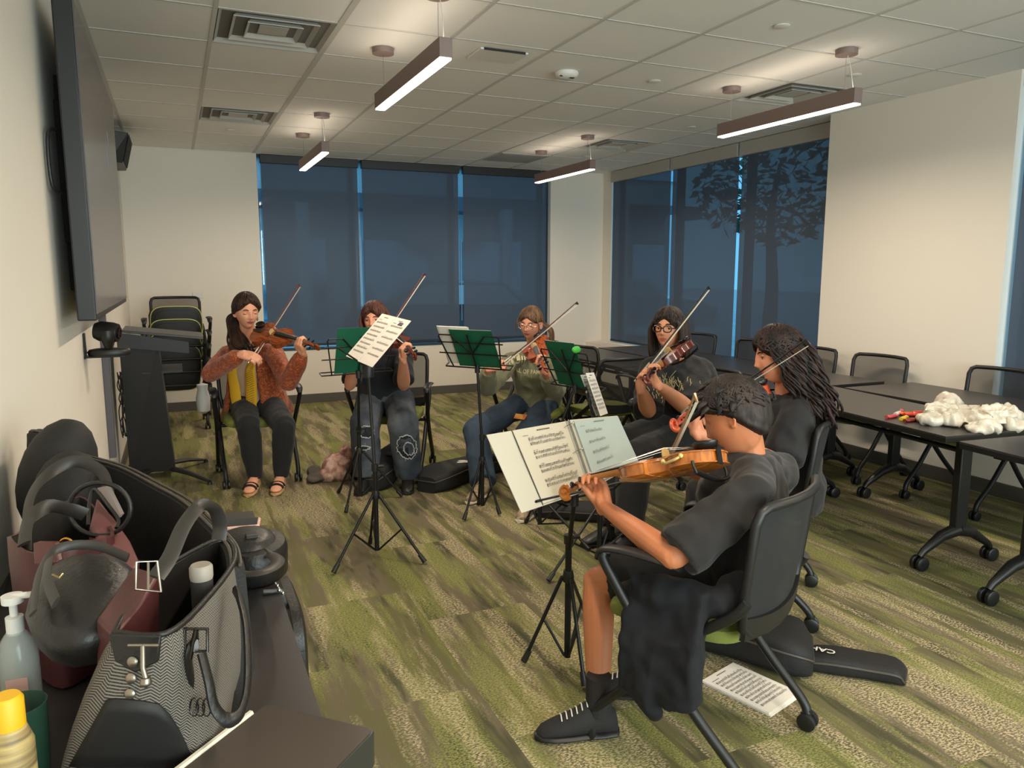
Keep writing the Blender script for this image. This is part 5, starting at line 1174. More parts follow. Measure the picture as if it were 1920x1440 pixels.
lk += lock_set(p5, lambda t: (-.07+.14*t, -.09, .06), lambda t: [Hh(-.10+.2*t, -.120, .0), Hh(-.115+.23*t, -.135, -.10), Hh(-.12+.22*t, -.140, -.20), Hh(-.11+.2*t, -.130, -.31)], 80, 22, .0085, .022, .012)
lk += lock_set(p5, lambda t: (.03+.03*t, .07-.12*t, .09), lambda t: [Hh(.105, .03-.13*t, .0), Hh(.11, .0-.13*t, -.10), Hh(.115, -.03-.13*t, -.2), Hh(.11, -.05-.12*t, -.29)], 46, 23, .0085, .018, .011)
hair_cap(p5, HR5, .026, .62, -.25, -.95, .007, locks=lk, part=0, wav=1.2, srad=.006)
trousers(p5, BLKP, 1.08, ank=1.7, kneek=1.2, wr_=.006, seed=25)
shirt(p5, BLK, (.46, .44), 1.14, hem=.09, wr_=.011, name='t_shirt', seed=26, slk=1.55)
for i in (0, 1): shoe(p5['o'], p5['an'][i], cv(-1, 0, -.3), shS, SOLE)

# ------------------------------------------------ 6: the boy in front
A = D(1362, 866, 2.20); v6 = violin('golden amber violin of the boy in the foreground', A, hit(A, 1055, 926, .60, False), cv(-.10, .95, -.30), WOODS[1], boxwood=True)
F = D(1246, 868, 2.72); b6 = bow('pale brown bow standing on the boy\'s strings', F, hit(F, 1303, 738, .74), cv(.15, -.8, .3), (150, 112, 66))
lw, lh = lhand(v6, .455, .98, back=.25)
rw, rhd = rhand(b6, to=D(1310, 880, 2.84))
p6 = person('boy with short black hair, dark T-shirt and shorts, seen from behind', (1.47, 1.90), D(1378, 782, 2.42), cv(-.80, -.42, -.52), cv(-.10, 1, -.12), D(1412, 852, 2.43),
    [D(1462, 885, 2.62), D(1412, 925, 2.20)], [D(1405, 935, 2.86), D(1262, 1045, 2.16)], [rw, lw], [D(1398, 1072, 2.56), D(1348, 1078, 2.42)], [D(1180, 1085, 2.86), D(1122, 1090, 2.60)], [PZ(1215, 1255, .11), PZ(1122, 1320, .11)],
    ('warm', (196, 124, 86)), hands=[rhd, lh], toe=[cv(-.95, 0, -.2), cv(-.95, 0, .1)], vox=.004, brow=(22, 18, 16), lip=(180, 100, 84), hs=1.0, eyes=False, fat=.98, nkk=.85)
HR6 = hairmat('hair_short_black', (20, 17, 17), (46, 36, 32))
Hh6 = lambda x, y, z_: p6['head']+p6['H'] @ V(x, y, z_)
lk = []; rr = random.Random(31)
for k in range(230):
    th = rr.uniform(0, 2*PI); ph = rr.uniform(.05, 1.35); d = V(math.sin(ph)*math.sin(th), math.sin(ph)*math.cos(th), math.cos(ph))
    if d.y > .35 and d.z < .45: continue
    if abs(d.x) > .6 and d.z < .25 and d.y > -.35: continue
    p = V(d.x*.086, d.y*.106, d.z*.128); g = V(d.x*.5+.25*math.sin(k), d.y*.6+.45, .1-.9*(1-d.z)); q = V(0, 0, 0)+p+g*.022+d*.006; e_ = p+g*.048+d*.004
    P0 = Hh6(*p); lk.append((P0, [P0, Hh6(*q), Hh6(*e_)], [.012, .011, .003], .6))
hair_cap(p6, HR6, .021, .48, .0, -1.0, .006, locks=lk, name='hair', fk=.1, strands=420, srad=.0055, wav=.9)
SHT = mat('shorts_black', (30, 30, 32), .9); BL6 = mat('faded_black_cotton', (33, 30, 30), .95, sheen=.1)
trousers(p6, SHT, 1.02, ends=(.42, .42), kneek=1.25, wr_=.005, name='shorts', seed=31)
shirt(p6, BL6, (.42, .46), 1.10, hem=.07, wr_=.014, name='t_shirt', seed=32, slk=1.6, vox=.006, lowk=1.05, nk=.005, neckk=1.12)
CV6 = mat('canvas_black', (34, 32, 32), .85, bump=.3, bscale=200); RB = mat('rubber_black', (30, 29, 28), .45)
for i in (0, 1):
    u = shoe(p6['o'], p6['an'][i], cv(-.95, 0, -.2 if i == 0 else .1), CV6, RB, .27, high=.07)
    t = Vector(cv(-.95, 0, -.2 if i == 0 else .1)); t.z = 0; t.normalize(); s = V(-t.y, t.x, 0); a = p6['an'][i]; b = MB()
    for k in range(7):
        xx = .085+.016*k; c = V(a.x, a.y, 0)-t*.065+t*xx*1.04+V(0, 0, float(np.interp(xx, [.05, .10, .14, .20], [.126, .122, .096, .068])))
        b.tube([c-s*.022+V(0, 0, -.006), c+V(0, 0, .004), c+s*.022+V(0, 0, -.006)], .0022, 6)
    b.build('shoelace', WHITE, u, world=True)
    MB().tube([a+V(0, 0, .04), a+V(0, 0, .10)], [.043, .041], 14).build('sock', mat('sock_dark', (38, 30, 28), .95), p6['o'], world=True)
# jacket tied round / hanging over the chair seat of the boy
b = MB(); c0 = p6['pel']
cc6 = V(1.49, 1.86, 0); f6 = V(-.45, .89, 0).normalized(); r6 = V(.89, .45, 0).normalized()
def cp6(r_, f_, z_): return cc6+r6*r_+f6*f_+V(0, 0, z_)
b.loft([[cp6(-.30+.03*math.sin(q*.7)+dx*.5, q, zt+0.0) for q, zt in ((-.12, z0), (-.04, z0-.03), (.04, z0-.04), (.12, z0-.01))]+[cp6(-.30+dx*.5+.055+.02*math.cos(q*9), q, zt) for q, zt in ((.12, z0-.01), (.04, z0-.04), (-.04, z0-.03), (-.12, z0))] for z0, dx in ((.60, .08), (.52, .02), (.42, -.03), (.34, -.03), (.27, -.01))])
b.tube([cp6(-.22, .14, .53), cp6(-.23, .03, .56), cp6(-.20, -.13, .56), cp6(-.02, -.17, .57), cp6(.16, -.15, .57)], [.045, .065, .06, .065, .045], 14, flat=.75, rnd=True)
b.tube([cp6(-.28, .08, .40), cp6(-.30, .05, .28), cp6(-.28, .02, .20)], [.05, .055, .03], 12, flat=.6, up=r6, rnd=True)
jr = empty('dark_jacket', (1.40, 1.80, 0), 0, 'dark navy jacket bunched on the seat and hanging off the boy\'s chair', 'jacket')
remeshed(b, 'cloth', mat('navy_cloth', (14, 15, 22), .9), jr, .007, 3, wrinkle=.014, wscale=10, seed=41)
# ================================================================ BAGS AND THINGS ON THE NEAR TABLE
def Tz(x, y, z_): return PZ(x, y, z_)
def herring():
    m = bpy.data.materials.new('herringbone_tweed'); m.use_nodes = True; nt = m.node_tree; N = nt.nodes; L = nt.links; p = N['Principled BSDF']; p.inputs['Roughness'].default_value = .95
    tc = N.new('ShaderNodeTexCoord'); mp = N.new('ShaderNodeMapping'); L.new(tc.outputs['UV'], mp.inputs[0]); mp.inputs['Scale'].default_value = (1, 1, 1)
    s = N.new('ShaderNodeSeparateXYZ'); L.new(mp.outputs[0], s.inputs[0])
    def M(op, a, b=None):
        n = N.new('ShaderNodeMath'); n.operation = op
        for i, q in enumerate((a, b)):
            if q is None: continue
            if isinstance(q, (int, float)): n.inputs[i].default_value = q
            else: L.new(q, n.inputs[i])
        return n.outputs[0]
    tri = M('PINGPONG', s.outputs[0], .0065); st = M('FRACT', M('DIVIDE', M('ADD', s.outputs[1], M('MULTIPLY', tri, 1.1)), .0048)); g = M('GREATER_THAN', st, .5)
    n = N.new('ShaderNodeTexNoise'); n.inputs['Scale'].default_value = 400; L.new(tc.outputs['Object'], n.inputs[0]); f = M('ADD', M('MULTIPLY', g, .62), M('MULTIPLY', n.outputs[0], .6))
    r = N.new('ShaderNodeValToRGB'); r.color_ramp.elements[0].position = .28; r.color_ramp.elements[1].position = .85; r.color_ramp.elements[0].color = lin((42, 38, 36))+(1,); r.color_ramp.elements[1].color = lin((128, 120, 110))+(1,)
    L.new(f, r.inputs[0]); L.new(r.outputs[0], p.inputs['Base Color']); return m
TW = herring(); LEA = mat('black_leather', (24, 22, 21), .42, bump=.3, bscale=120); GLE = mat('grey_strap_leather', (48, 44, 41), .45); INN = mat('bag_lining', (38, 34, 31), .8)
def shell_bag(rim, bot, m, parent, name, th=.008, lining=INN, uv=False, mid=None):
    """open bag: outer wall from bottom polygon to rim polygon, inner wall, floor"""
    n = len(rim); rim = [Vector(q) for q in rim]; bot = [Vector(q) for q in bot]; c = sum(rim, Vector())/n; cb = sum(bot, Vector())/n
    k = 5; rows = [[bot[i].lerp(rim[i], j/k)+(bot[i].lerp(rim[i], j/k)-cb.lerp(c, j/k)).normalized()*(.012*math.sin(PI*j/k)) for i in range(n)] for j in range(k+1)]
    def dense(r): return [q for q in cr([r[-1]]+r+[r[0], r[1]], 4)][4:-4][:4*n]
    rows = [dense(r) for r in rows]; b = MB(); b.loft(rows, cap=False); b.add(rows[0], [tuple(range(len(rows[0])))])
    inner = [[q+(c-q).normalized()*th for q in r] for r in rows]; b.loft([rows[-1], inner[-1]], cap=False); o = b.build(name, m, parent, world=True)
    if uv:
        ul = o.data.uv_layers.new(name='uv'); W_ = wm(o)
        for p in o.data.polygons:
            for li in p.loop_indices:
                co = W_ @ o.data.vertices[o.data.loops[li].vertex_index].co; ul.data[li].uv = (co.y*.95+co.x*.6, co.z+co.x*.3)
    b = MB(); b.loft([r for r in inner[::-1]], cap=False); b.add(inner[0], [tuple(range(len(inner[0])))]); b.build('lining', lining, parent, world=True)
    return rows
r = empty('tweed_tote_bag', Tz(300, 1300, .74), 0, 'large grey herringbone tweed tote bag with black leather handles, nearest on the table', 'bag')
rim = [Tz(215, 1188, 1.0), Tz(312, 1190, 1.0), Tz(385, 1128, 1.0), Tz(441, 1050, 1.0), Tz(420, 1012, 1.0), Tz(350, 1042, 1.0), Tz(268, 1100, 1.0)]
bot = [V(-.20, 1.19, .742), V(.0, 1.155, .742), V(.055, 1.33, .742), V(.095, 1.50, .742), V(.05, 1.60, .742), V(-.05, 1.50, .742), V(-.14, 1.36, .742)]
shell_bag(rim, bot, TW, r, 'bag_wall', uv=True)
b = MB(); b.tube([q+V(0, 0, .002) for q in cr(rim+[rim[0]], 5)[:-1]], .0045, 8, closed=True); b.build('rim_piping', LEA, r, world=True)
def band(pts, w_, m, name, parent, up, flat=.25, k=6, n=8, close=False):
    b = MB(); b.tube(cr(pts, k), w_, n, flat=flat, up=up); return b.build(name, m, parent, world=True)
# leather corner tab, snaps, clip
fs = (rim[1]-rim[0]).normalized(); fn = (fs.cross(V(0, 0, 1))).normalized()
if fn.dot(CAM-rim[0]) < 0: fn = -fn
b = MB(); L0 = rim[0]; L1 = rim[1]; b.loft([[L0+fn*.016+V(0, 0, .006), L1+fn*.016+V(0, 0, .006), L1+fn*.018+V(0, 0, -.032)-fs*.006, (L0+L1)/2+fn*.022+V(0, 0, -.046), L0+fn*.018+V(0, 0, -.032)+fs*.008], [L0+fn*.010+V(0, 0, .006), L1+fn*.010+V(0, 0, .006), L1+fn*.010+V(0, 0, -.032)-fs*.006, (L0+L1)/2+fn*.012+V(0, 0, -.046), L0+fn*.010+V(0, 0, -.032)+fs*.008]]); b.build('leather_tab', LEA, r, world=True, bevel=.002)
BW = [q for q in KIDS(r) if q.name.startswith('bag_wall')][0]; _M = wm(BW); BT_ = BVHTree.FromPolygons([_M @ v.co for v in BW.data.vertices], [tuple(p.vertices) for p in BW.data.polygons])
def onb(x, y, off=.003):
    d = ray(x, y).normalized(); h = BT_.ray_cast(CAM, d)[0]
    return (h-d*off) if h else D(x, y, 1.1)
for (x, y) in ((250, 1240), (247, 1271), (245, 1300)):
    p = onb(x, y, .002); q = MB(); q.lathe(p, [(0, 0), (.0072, 0), (.0075, .003), (.0055, .005), (0, .0052)], 18, -FW); q.build('metal_snap', mat('silver_dull', (150, 140, 128), .3, .9), r, world=True)
p = onb(268, 1210, .022); q = MB(); q.tube([p+RT*.022, p, p-RT*.02], .0022, 6); q.tube([p, p+UP*-.03, p+UP*-.045+RT*.004], .0035, 8); q.lathe(p+UP*-.05+RT*.004, [(0, -.008), (.007, -.004), (.008, 0), (.006, .006), (0, .008)], 12, UP); q.build('swivel_clip', mat('silver_dull', (0, 0, 0)), r, world=True)
tp = [(198, 1314), (214, 1311), (240, 1313), (268, 1316), (298, 1322), (318, 1340), (336, 1368), (350, 1396)]; bt_ = [(128, 1438), (150, 1440), (190, 1440), (230, 1440), (270, 1440), (305, 1440), (340, 1440), (368, 1440)]
b = MB(); g_ = [[onb(a[0]+(c_[0]-a[0])*f, a[1]+(c_[1]-a[1])*f, .005) for a, c_ in zip(tp, bt_)] for f in (0, .2, .4, .6, .8, 1)]; n_ = len(tp); b.add([q for w_ in g_ for q in w_], [(i*n_+k, (i+1)*n_+k, (i+1)*n_+k+1, i*n_+k+1) for i in range(5) for k in range(n_-1)]); o = b.build('base_patch', mat('patch_black', (22, 20, 19), .6), r, world=True); q = o.modifiers.new('s', 'SOLIDIFY'); q.thickness = .003
# handles
hd1 = [D(292, 1083, 1.10), D(318, 1045, 1.13), D(345, 985, 1.17), D(375, 950, 1.22), D(402, 955, 1.26), D(412, 985, 1.28), D(410, 1012, 1.28)]
band(hd1, .0125, GLE, 'handle_strap', r, FW, .22)
q = MB(); c = D(278, 1082, 1.065); q.tube([c+RT*.018*a+UP*.022*b_ for a, b_ in ((-1, -.8), (-.9, 1), (.7, 1), (1, -.9))], .0022, 8, closed=True); q.tube([c-UP*.018, c+UP*.022], .0018, 6); q.build('buckle', mat('silver_dull', (0, 0, 0)), r, world=True)
hd2 = [D(372, 1208, 1.10), D(352, 1220, 1.08), D(378, 1225, 1.08), D(392, 1280, 1.07), D(402, 1325, 1.07), D(425, 1350, 1.08), D(450, 1338, 1.10), D(464, 1280, 1.14), D(462, 1180, 1.19), D(450, 1125, 1.22), D(442, 1108, 1.24)]
band(hd2[2:], .0105, LEA, 'handle_strap', r, RT, .55)
q = MB(); c = D(368, 1200, 1.09); q.tube([c+RT*.016*a+UP*.016*b_ for a, b_ in ((-1, -1), (-1, 1), (1, 1), (1, -1))], .0028, 8, closed=True); q.tube([c-UP*.016, c+UP*.016, D(356, 1235, 1.09)], .004, 8); q.build('strap_loop', mat('gunmetal', (60, 56, 54), .25, .9), r, world=True)
band([D(362, 1206, 1.10), D(354, 1225, 1.09), D(356, 1260, 1.10), D(368, 1300, 1.12)], .010, LEA, 'strap_end', r, RT, .4)
q = MB(); c = D(376, 1326, 1.10)
for dx in (-.009, 0, .009): q.tube([c+RT*(dx+.006*math.cos(a))+UP*(.013*math.sin(a)) for a in [2*PI*j/14 for j in range(14)]], .0012, 6, closed=True)
q.build('metal_monogram', mat('gunmetal', (0, 0, 0)), r, world=True)
o = MB().lathe((0, 0, 0), [(0, 0), (.017, 0), (.018, .004), (.018, .020), (.015, .024), (0, .024)], 22).build('bottle_cap', mat('cap_grey', (150, 142, 132), .5)); o.location = D(378, 1085, 1.22); tag(o, 'round pale bottle cap inside the tweed tote bag', 'bottle')
b = MB(); b.tube([V(0, 0, -.12), V(0, 0, 0)], .017, 16); q = b.build('bottle_body', INN, o)

# violin case, long and open, lying along the table
r = empty('open_violin_case', Tz(230, 1000, .74), 0, 'long open black violin case lying along the table behind the bags', 'case'); CASE = mat('case_nylon', (22, 21, 21), .7, bump=.3, bscale=200)
ridge = [D(8, 868, 2.05), D(28, 826, 2.08), D(66, 808, 2.08), D(98, 817, 2.02), D(150, 852, 1.92), D(230, 876, 1.85), D(300, 912, 1.74), D(350, 940, 1.64), D(400, 985, 1.52), D(436, 1025, 1.40), D(444, 1062, 1.32)]
ridge = [V(max(q.x, LX+.06), q.y, q.z) for q in ridge]; rid = cr(ridge, 4); b = MB(); rings = []
for i, p in enumerate(rid):
    t = i/(len(rid)-1); d = V(.16, -1, 0).normalized(); s = V(-1, -.10, 0)
    wid_ = .20*(math.sin(PI*min(1, max(.0, t*.96+.04)))**.35)+.02; zt = p.z; 
    rings.append([V(p.x, p.y, .742), V(p.x+.02, p.y, .80), V(p.x+.014, p.y, zt-.02), V(p.x, p.y, zt), V(p.x-.016, p.y, zt-.004), V(p.x-.018, p.y, .80), V(max(LX+.03, p.x-wid_*.7), p.y-.06, .775), V(max(LX+.025, p.x-wid_), p.y-.10, .742)])
b.loft(rings); b.build('case_shell', CASE, r, world=True)
for off in (.006, -.008): MB().tube([p+V(off, 0, .002) for p in rid], .0035, 6).build('case_zipper' if off > 0 else 'case_piping', mat('zip_grey', (70, 64, 58), .5), r, world=True)
b = MB(); b.ell(D(62, 895, 1.95)+V(.055, 0, 0), (.090, .12, .15), Matrix.Rotation(.3, 3, 'Y')); b.ell(D(100, 940, 1.85)+V(.04, 0, 0), (.085, .12, .12)); b.build('case_end_bulge', CASE, r, world=True)
# burgundy tote
BG = mat('burgundy_leather', (84, 44, 44), .4, bump=.15, bscale=80); BG2 = mat('dusty_pink_leather', (118, 72, 72), .45, bump=.15, bscale=80)
r = empty('burgundy_tote_bag', Tz(150, 1080, .74), 0, 'burgundy leather tote bag with black straps and a gold ring, left of the tweed bag', 'bag')
rim = [D(14, 1010, 1.42), D(60, 1038, 1.36), D(130, 1018, 1.42), D(212, 1005, 1.46), D(190, 965, 1.62), D(150, 930, 1.72), D(90, 960, 1.62), D(30, 1000, 1.52)]
bot = [V(q.x+(.01 if q.x > -.2 else .03), q.y-.02, .745) for q in rim]; shell_bag(rim, bot, BG, r, 'bag_wall')
band([D(45, 1020, 1.36), D(55, 975, 1.40), D(90, 950, 1.44), D(130, 955, 1.48), D(160, 965, 1.50)], .014, GLE, 'strap', r, FW, .25)
band([D(50, 1040, 1.50), D(55, 940, 1.62), D(90, 890, 1.70), D(140, 865, 1.74), D(190, 885, 1.74), D(205, 930, 1.70)], .014, GLE, 'strap', r, FW, .25)
q = MB(); c = D(124, 1020, 1.36); q.tube([c+RT*.011*math.cos(a)+UP*.010*math.sin(a) for a in [PI*j/10 for j in range(11)]], .0022, 8); q.build('gold_ring', mat('gold_ring', (214, 150, 70), .25, 1), r, world=True)
b = MB(); q_ = [D(60, 1018, 1.34), D(102, 1018, 1.34), D(108, 1056, 1.30), D(62, 1060, 1.30)]; b.loft([q_, [v_+FW*.02 for v_ in q_]]); b.build('outer_pocket', BG, r, world=True, bevel=.004)
r = empty('pink_flap_bag', Tz(230, 1060, .74), 0, 'dusty pink leather bag with a thin round black strap, beside the case', 'bag')
b = MB(); f_ = [D(182, 930, 1.66), D(215, 975, 1.60), D(245, 1015, 1.52), D(262, 1050, 1.42), D(250, 1080, 1.34), D(205, 1090, 1.34), D(180, 1010, 1.48), D(168, 985, 1.56)]; b.loft([f_, [V(v_.x-.03, v_.y+.06, .76) for v_ in f_]]); b.build('bag_body', BG2, r, world=True, bevel=.006)
band([D(165, 985, 1.54), D(168, 940, 1.58), D(178, 918, 1.60), D(205, 950, 1.54), D(222, 975, 1.52), D(218, 990, 1.50)], .004, LEA, 'flap_edge', r, FW, .8)
b = MB(); q_ = [D(182, 915, 1.63), D(200, 912, 1.63), D(226, 965, 1.56), D(220, 972, 1.55)]; b.loft([q_, [v_+FW*.015 for v_ in q_]]); b.build('fabric_lining_tip', mat('lining_grey', (120, 112, 110), .7), r, world=True)
q = MB(); q.tube([D(187+58*math.cos(a), 955+50*math.sin(a), 1.50) for a in [2*PI*j/28 for j in range(28)]], .0048, 8, closed=True); q.build('round_strap', LEA, r, world=True)
# black bag with a gold chevron
r = empty('black_handbag', Tz(140, 1130, .74), 0, 'soft black handbag with a small gold chevron, in front of the burgundy tote', 'bag')
b = MB(); f_ = [D(80, 1060, 1.22), D(130, 1026, 1.26), D(200, 1022, 1.28), D(262, 1052, 1.26), D(255, 1120, 1.16), D(190, 1200, 1.06), D(95, 1190, 1.06), D(45, 1120, 1.14)]; bk = [V(v_.x-.02, v_.y+.10, max(.745, v_.z-.12)) for v_ in f_]; md = [v_.lerp(w_, .5)+V(0, 0, .02)+(v_-D(150, 1100, 1.15)).normalized()*.02 for v_, w_ in zip(f_, bk)]; b.loft([f_, md, bk]); b.build('bag_body', LEA, r, world=True, sub=1)
band([D(62, 1150, 1.10), D(72, 1080, 1.17), D(100, 1035, 1.22), D(140, 1022, 1.24), D(190, 1026, 1.25), D(240, 1046, 1.24)], .008, GLE, 'strap', r, FW, .3)
band([D(105, 1130, 1.09), D(88, 1085, 1.13), D(92, 1050, 1.17)], .011, GLE, 'strap', r, FW, .3)
q = MB(); q.tube([D(98, 1077, 1.16), D(112, 1084, 1.155), D(118, 1075, 1.16)], .0018, 6); q.build('gold_chevron', mat('gold', (0, 0, 0)), r, world=True)
b = MB(); f_ = [D(250, 1060, 1.25), D(300, 1075, 1.22), D(265, 1130, 1.12), D(215, 1190, 1.06), D(180, 1160, 1.1)]; b.loft([f_, [V(v_.x-.02, v_.y+.05, .75) for v_ in f_]]); o = b.build('burgundy_pouch', BG, bevel=.006); tag(o, 'burgundy leather pouch squeezed between black handbag and tweed tote', 'bag')
# sanitizer, tumbler, yellow bottle
r = empty('sanitizer_bottle', D(22, 1110, 1.22), 0, 'clear hand sanitizer bottle with a white pump', 'bottle'); r.location.z = .742
CLR = mat('clear_plastic', (200, 206, 200), .12, alpha=.45); 
MB().lathe((0, 0, 0), [(0, 0), (.026, 0), (.029, .01), (.029, .14), (.022, .17), (.012, .185), (0, .185)], 24).build('bottle_body', CLR, r)
b = MB(); b.lathe((0, 0, .18), [(0, 0), (.013, 0), (.013, .028), (.006, .03), (.006, .05), (.016, .052), (.016, .064), (0, .066)], 20); b.tube([(0, 0, .242), (.035, -.01, .244), (.042, -.012, .238)], .0055, 8); b.build('pump', WHITE, r)
MB().box((0, -.0295, .08), (.03, .001, .07)).build('bottle_label', mat('label_pink', (200, 160, 150), .7), r, smooth=False)
r = empty('green_tumbler', D(22, 1200, 1.12), 0, 'dark green glass tumbler at the left photo edge', 'cup'); r.location.z = .742
MB().lathe((0, 0, 0), [(0, 0), (.034, 0), (.038, .12), (.036, .12), (.032, .006), (0, .006)], 26).build('glass_wall', mat('green_glass', (50, 84, 66), .1, alpha=.7), r)
r = empty('yellow_capped_bottle', D(-2, 1180, 1.0), 0, 'bottle with a bright yellow cap cut by the left photo edge', 'bottle'); r.location.z = .742
MB().lathe((0, 0, 0), [(0, 0), (.026, 0), (.028, .02), (.028, .13), (.018, .16), (0, .16)], 24).build('bottle_body', mat('striped_label', (196, 170, 110), .5, col2=(120, 100, 70), vscale=6, bstretch=(1, 1, 14)), r)
MB().lathe((0, 0, .155), [(0, 0), (.020, 0), (.020, .038), (.016, .044), (0, .044)], 22).build('bottle_cap', mat('cap_yellow', (232, 178, 30), .5), r)
# phone and pouch
r = empty('phone', Tz(437, 985, .745), .25, 'phone in a pink floral case on the far end of the near table', 'phone')
MB().box((0, 0, .002), (.078, .155, .011)).build('phone_case', mat('case_pink', (214, 150, 140), .6, col2=(232, 196, 180), vscale=60), r, smooth=False, bevel=.004).rotation_euler = (0, 0, PI/2-.25-.15)
MB().box((0, 0, .0082), (.066, .142, .0015)).build('phone_screen', mat('phone_glass', (44, 50, 54), .08), r, smooth=False, bevel=.0005).rotation_euler = (0, 0, PI/2-.25-.15)
r = empty('round_black_bag', Tz(475, 1070, .74), 0, 'round black leather bag with a thick loop strap on the table edge', 'bag')
c = Tz(475, 1075, .74)
MB().loft([[c+V(.085*k*math.cos(a), .115*k*math.sin(a), z_) for a in [2*PI*j/26 for j in range(26)]] for z_, k in ((.0, .9), (.01, 1), (.07, 1.02), (.085, .95), (.088, .4), (.088, .02))]).build('bag_body', LEA, r, world=True)
MB().tube([D(478+43*math.cos(a), 1058+18*math.sin(a)-6*math.cos(a), 1.75-.13*math.sin(a)) for a in [2*PI*j/26 for j in range(26)]], .016, 8, flat=.35, up=(0, 0, 1), closed=True).build('loop_strap', GLE, r, world=True)
MB().loft([[c+V(.070*k*math.cos(a)-.01, .09*k*math.sin(a)+.01, z_) for a in [2*PI*j/22 for j in range(22)]] for z_, k in ((.085, 1), (.098, .9), (.104, .6), (.105, .02))]).build('bag_flap', LEA, r, world=True)
q = MB(); q.tube(cr([D(455, 1000, 1.95), D(480, 1020, 1.90), D(508, 1040, 1.84), D(520, 1062, 1.76)], 5), .010, 8, flat=.35, up=(0, 0, 1)); q.build('shoulder_strap', LEA, r, world=True)
MB().box(D(472, 1008, 1.9), (.03, .02, .025)).build('strap_tab', GLE, r, world=True, smooth=False, bevel=.003)
q = MB(); 
for (x, y) in ((520, 1098), (523, 1107), (530, 1112)): q.ell(D(x, y, 1.66), (.004, .004, .004))
q.tube([D(516, 1092, 1.66), D(532, 1115, 1.66)], .002, 6); q.build('chain_clasp', CHROME, r, world=True)
o = empty('hanging_black_bag', V(.235, 1.86, 0), 0, 'black padded bag hanging off the edge of the near table', 'bag')
MB().loft([[V(x, 1.87+.17*k*math.copysign(abs(math.cos(a))**.5, math.cos(a)), .56+.155*k*math.copysign(abs(math.sin(a))**.5, math.sin(a))) for a in [2*PI*j/28 for j in range(28)]] for x, k in ((.200, .9), (.206, 1), (.228, 1), (.236, .9))]).build('padded_panel', LEA, o, world=True)
MB().tube([V(.20, 1.80, .70), V(.19, 1.80, .745), V(.15, 1.80, .748)], .008, 8, flat=.4, up=(0, 1, 0)).build('hanging_strap', LEA, o, world=True)
# tablet propped in the foreground
r = empty('laptop', Tz(520, 1400, .76), 0, 'closed dark laptop with a pale front edge in the bottom foreground', 'laptop')
t_ = [Tz(499, 1319, .80), Tz(706, 1368, .80), Tz(600, 1480, .80), Tz(330, 1446, .80)]
t_[3] = t_[0]+(t_[2]-t_[1]); t_[3] = Tz(322, 1456, .80); t_[2] = t_[3]+(t_[1]-t_[0])
def rr_(pts, k=.06):
    out = []; n = len(pts)
    for i in range(n):
        a, b_, c_ = pts[i-1], pts[i], pts[(i+1) % n]; p0 = b_+(a-b_).normalized()*.012; p1 = b_+(c_-b_).normalized()*.012
        out += [p0, p0.lerp(b_, .5).lerp(b_.lerp(p1, .5), .5), p1]
    return out
o_ = rr_(t_)
MB().loft([[p-V(0, 0, .055) for p in o_], [p-V(0, 0, .002) for p in o_], [p+(sum(t_, Vector())/4-p)*.004 for p in o_]]).build('laptop_shell', mat('laptop_grey', (58, 60, 58), .35, .4), r, world=True, smooth=False)
c_ = sum(t_, Vector())/4; MB().loft([[p+(c_-p)*.03+V(0, 0, .0003) for p in o_], [p+(c_-p)*.03+V(0, 0, .0012) for p in o_]]).build('glossy_lid', mat('gloss_lid', (74, 66, 60), .15, spec=.6), r, world=True, smooth=False)
e0, e1 = t_[0], t_[3]; nn = V(0, 0, 1).cross(e1-e0).normalized(); nn = nn if nn.dot(c_-e0) < 0 else -nn
MB().tube([e0.lerp(e1, .16)+nn*.003+V(0, 0, .0), e1+nn*.003], .0055, 6).build('pale_edge_strip', mat('edge_cream', (222, 214, 196), .4), r, world=True)

# ================================================================ ON THE FLOOR
PB = mat('patterned_fabric', (150, 96, 84), .9, col2=(212, 176, 160), vscale=22, bump=.3, bscale=60)
r = empty('patterned_drawstring_bag', PZ(640, 900), 0, 'crumpled brown and pink patterned cloth bag on the carpet', 'bag')
c = PZ(638, 898); b = MB(); b.ell(c+V(0, 0, .09), (.12, .10, .10)); b.ell(c+V(.06, .03, .15), (.07, .07, .09)); b.ell(c+V(-.08, -.01, .05), (.07, .07, .05)); remeshed(b, 'cloth', PB, r, .008, 2, wrinkle=.02, wscale=10, seed=3)
r = empty('grey_cap', PZ(597, 903), 0, 'folded grey brown cap lying left of the patterned bag', 'cap'); c = PZ(600, 902)
b = MB(); b.ell(c+V(0, 0, .035), (.085, .06, .035)); b.ell(c+V(-.03, .05, .06), (.05, .05, .05)); b.ell(c+V(-.05, -.03, .025), (.05, .05, .02)); remeshed(b, 'cap_cloth', mat('cap_taupe', (92, 82, 74), .9), r, .007, 2, wrinkle=.012, wscale=12, seed=5)
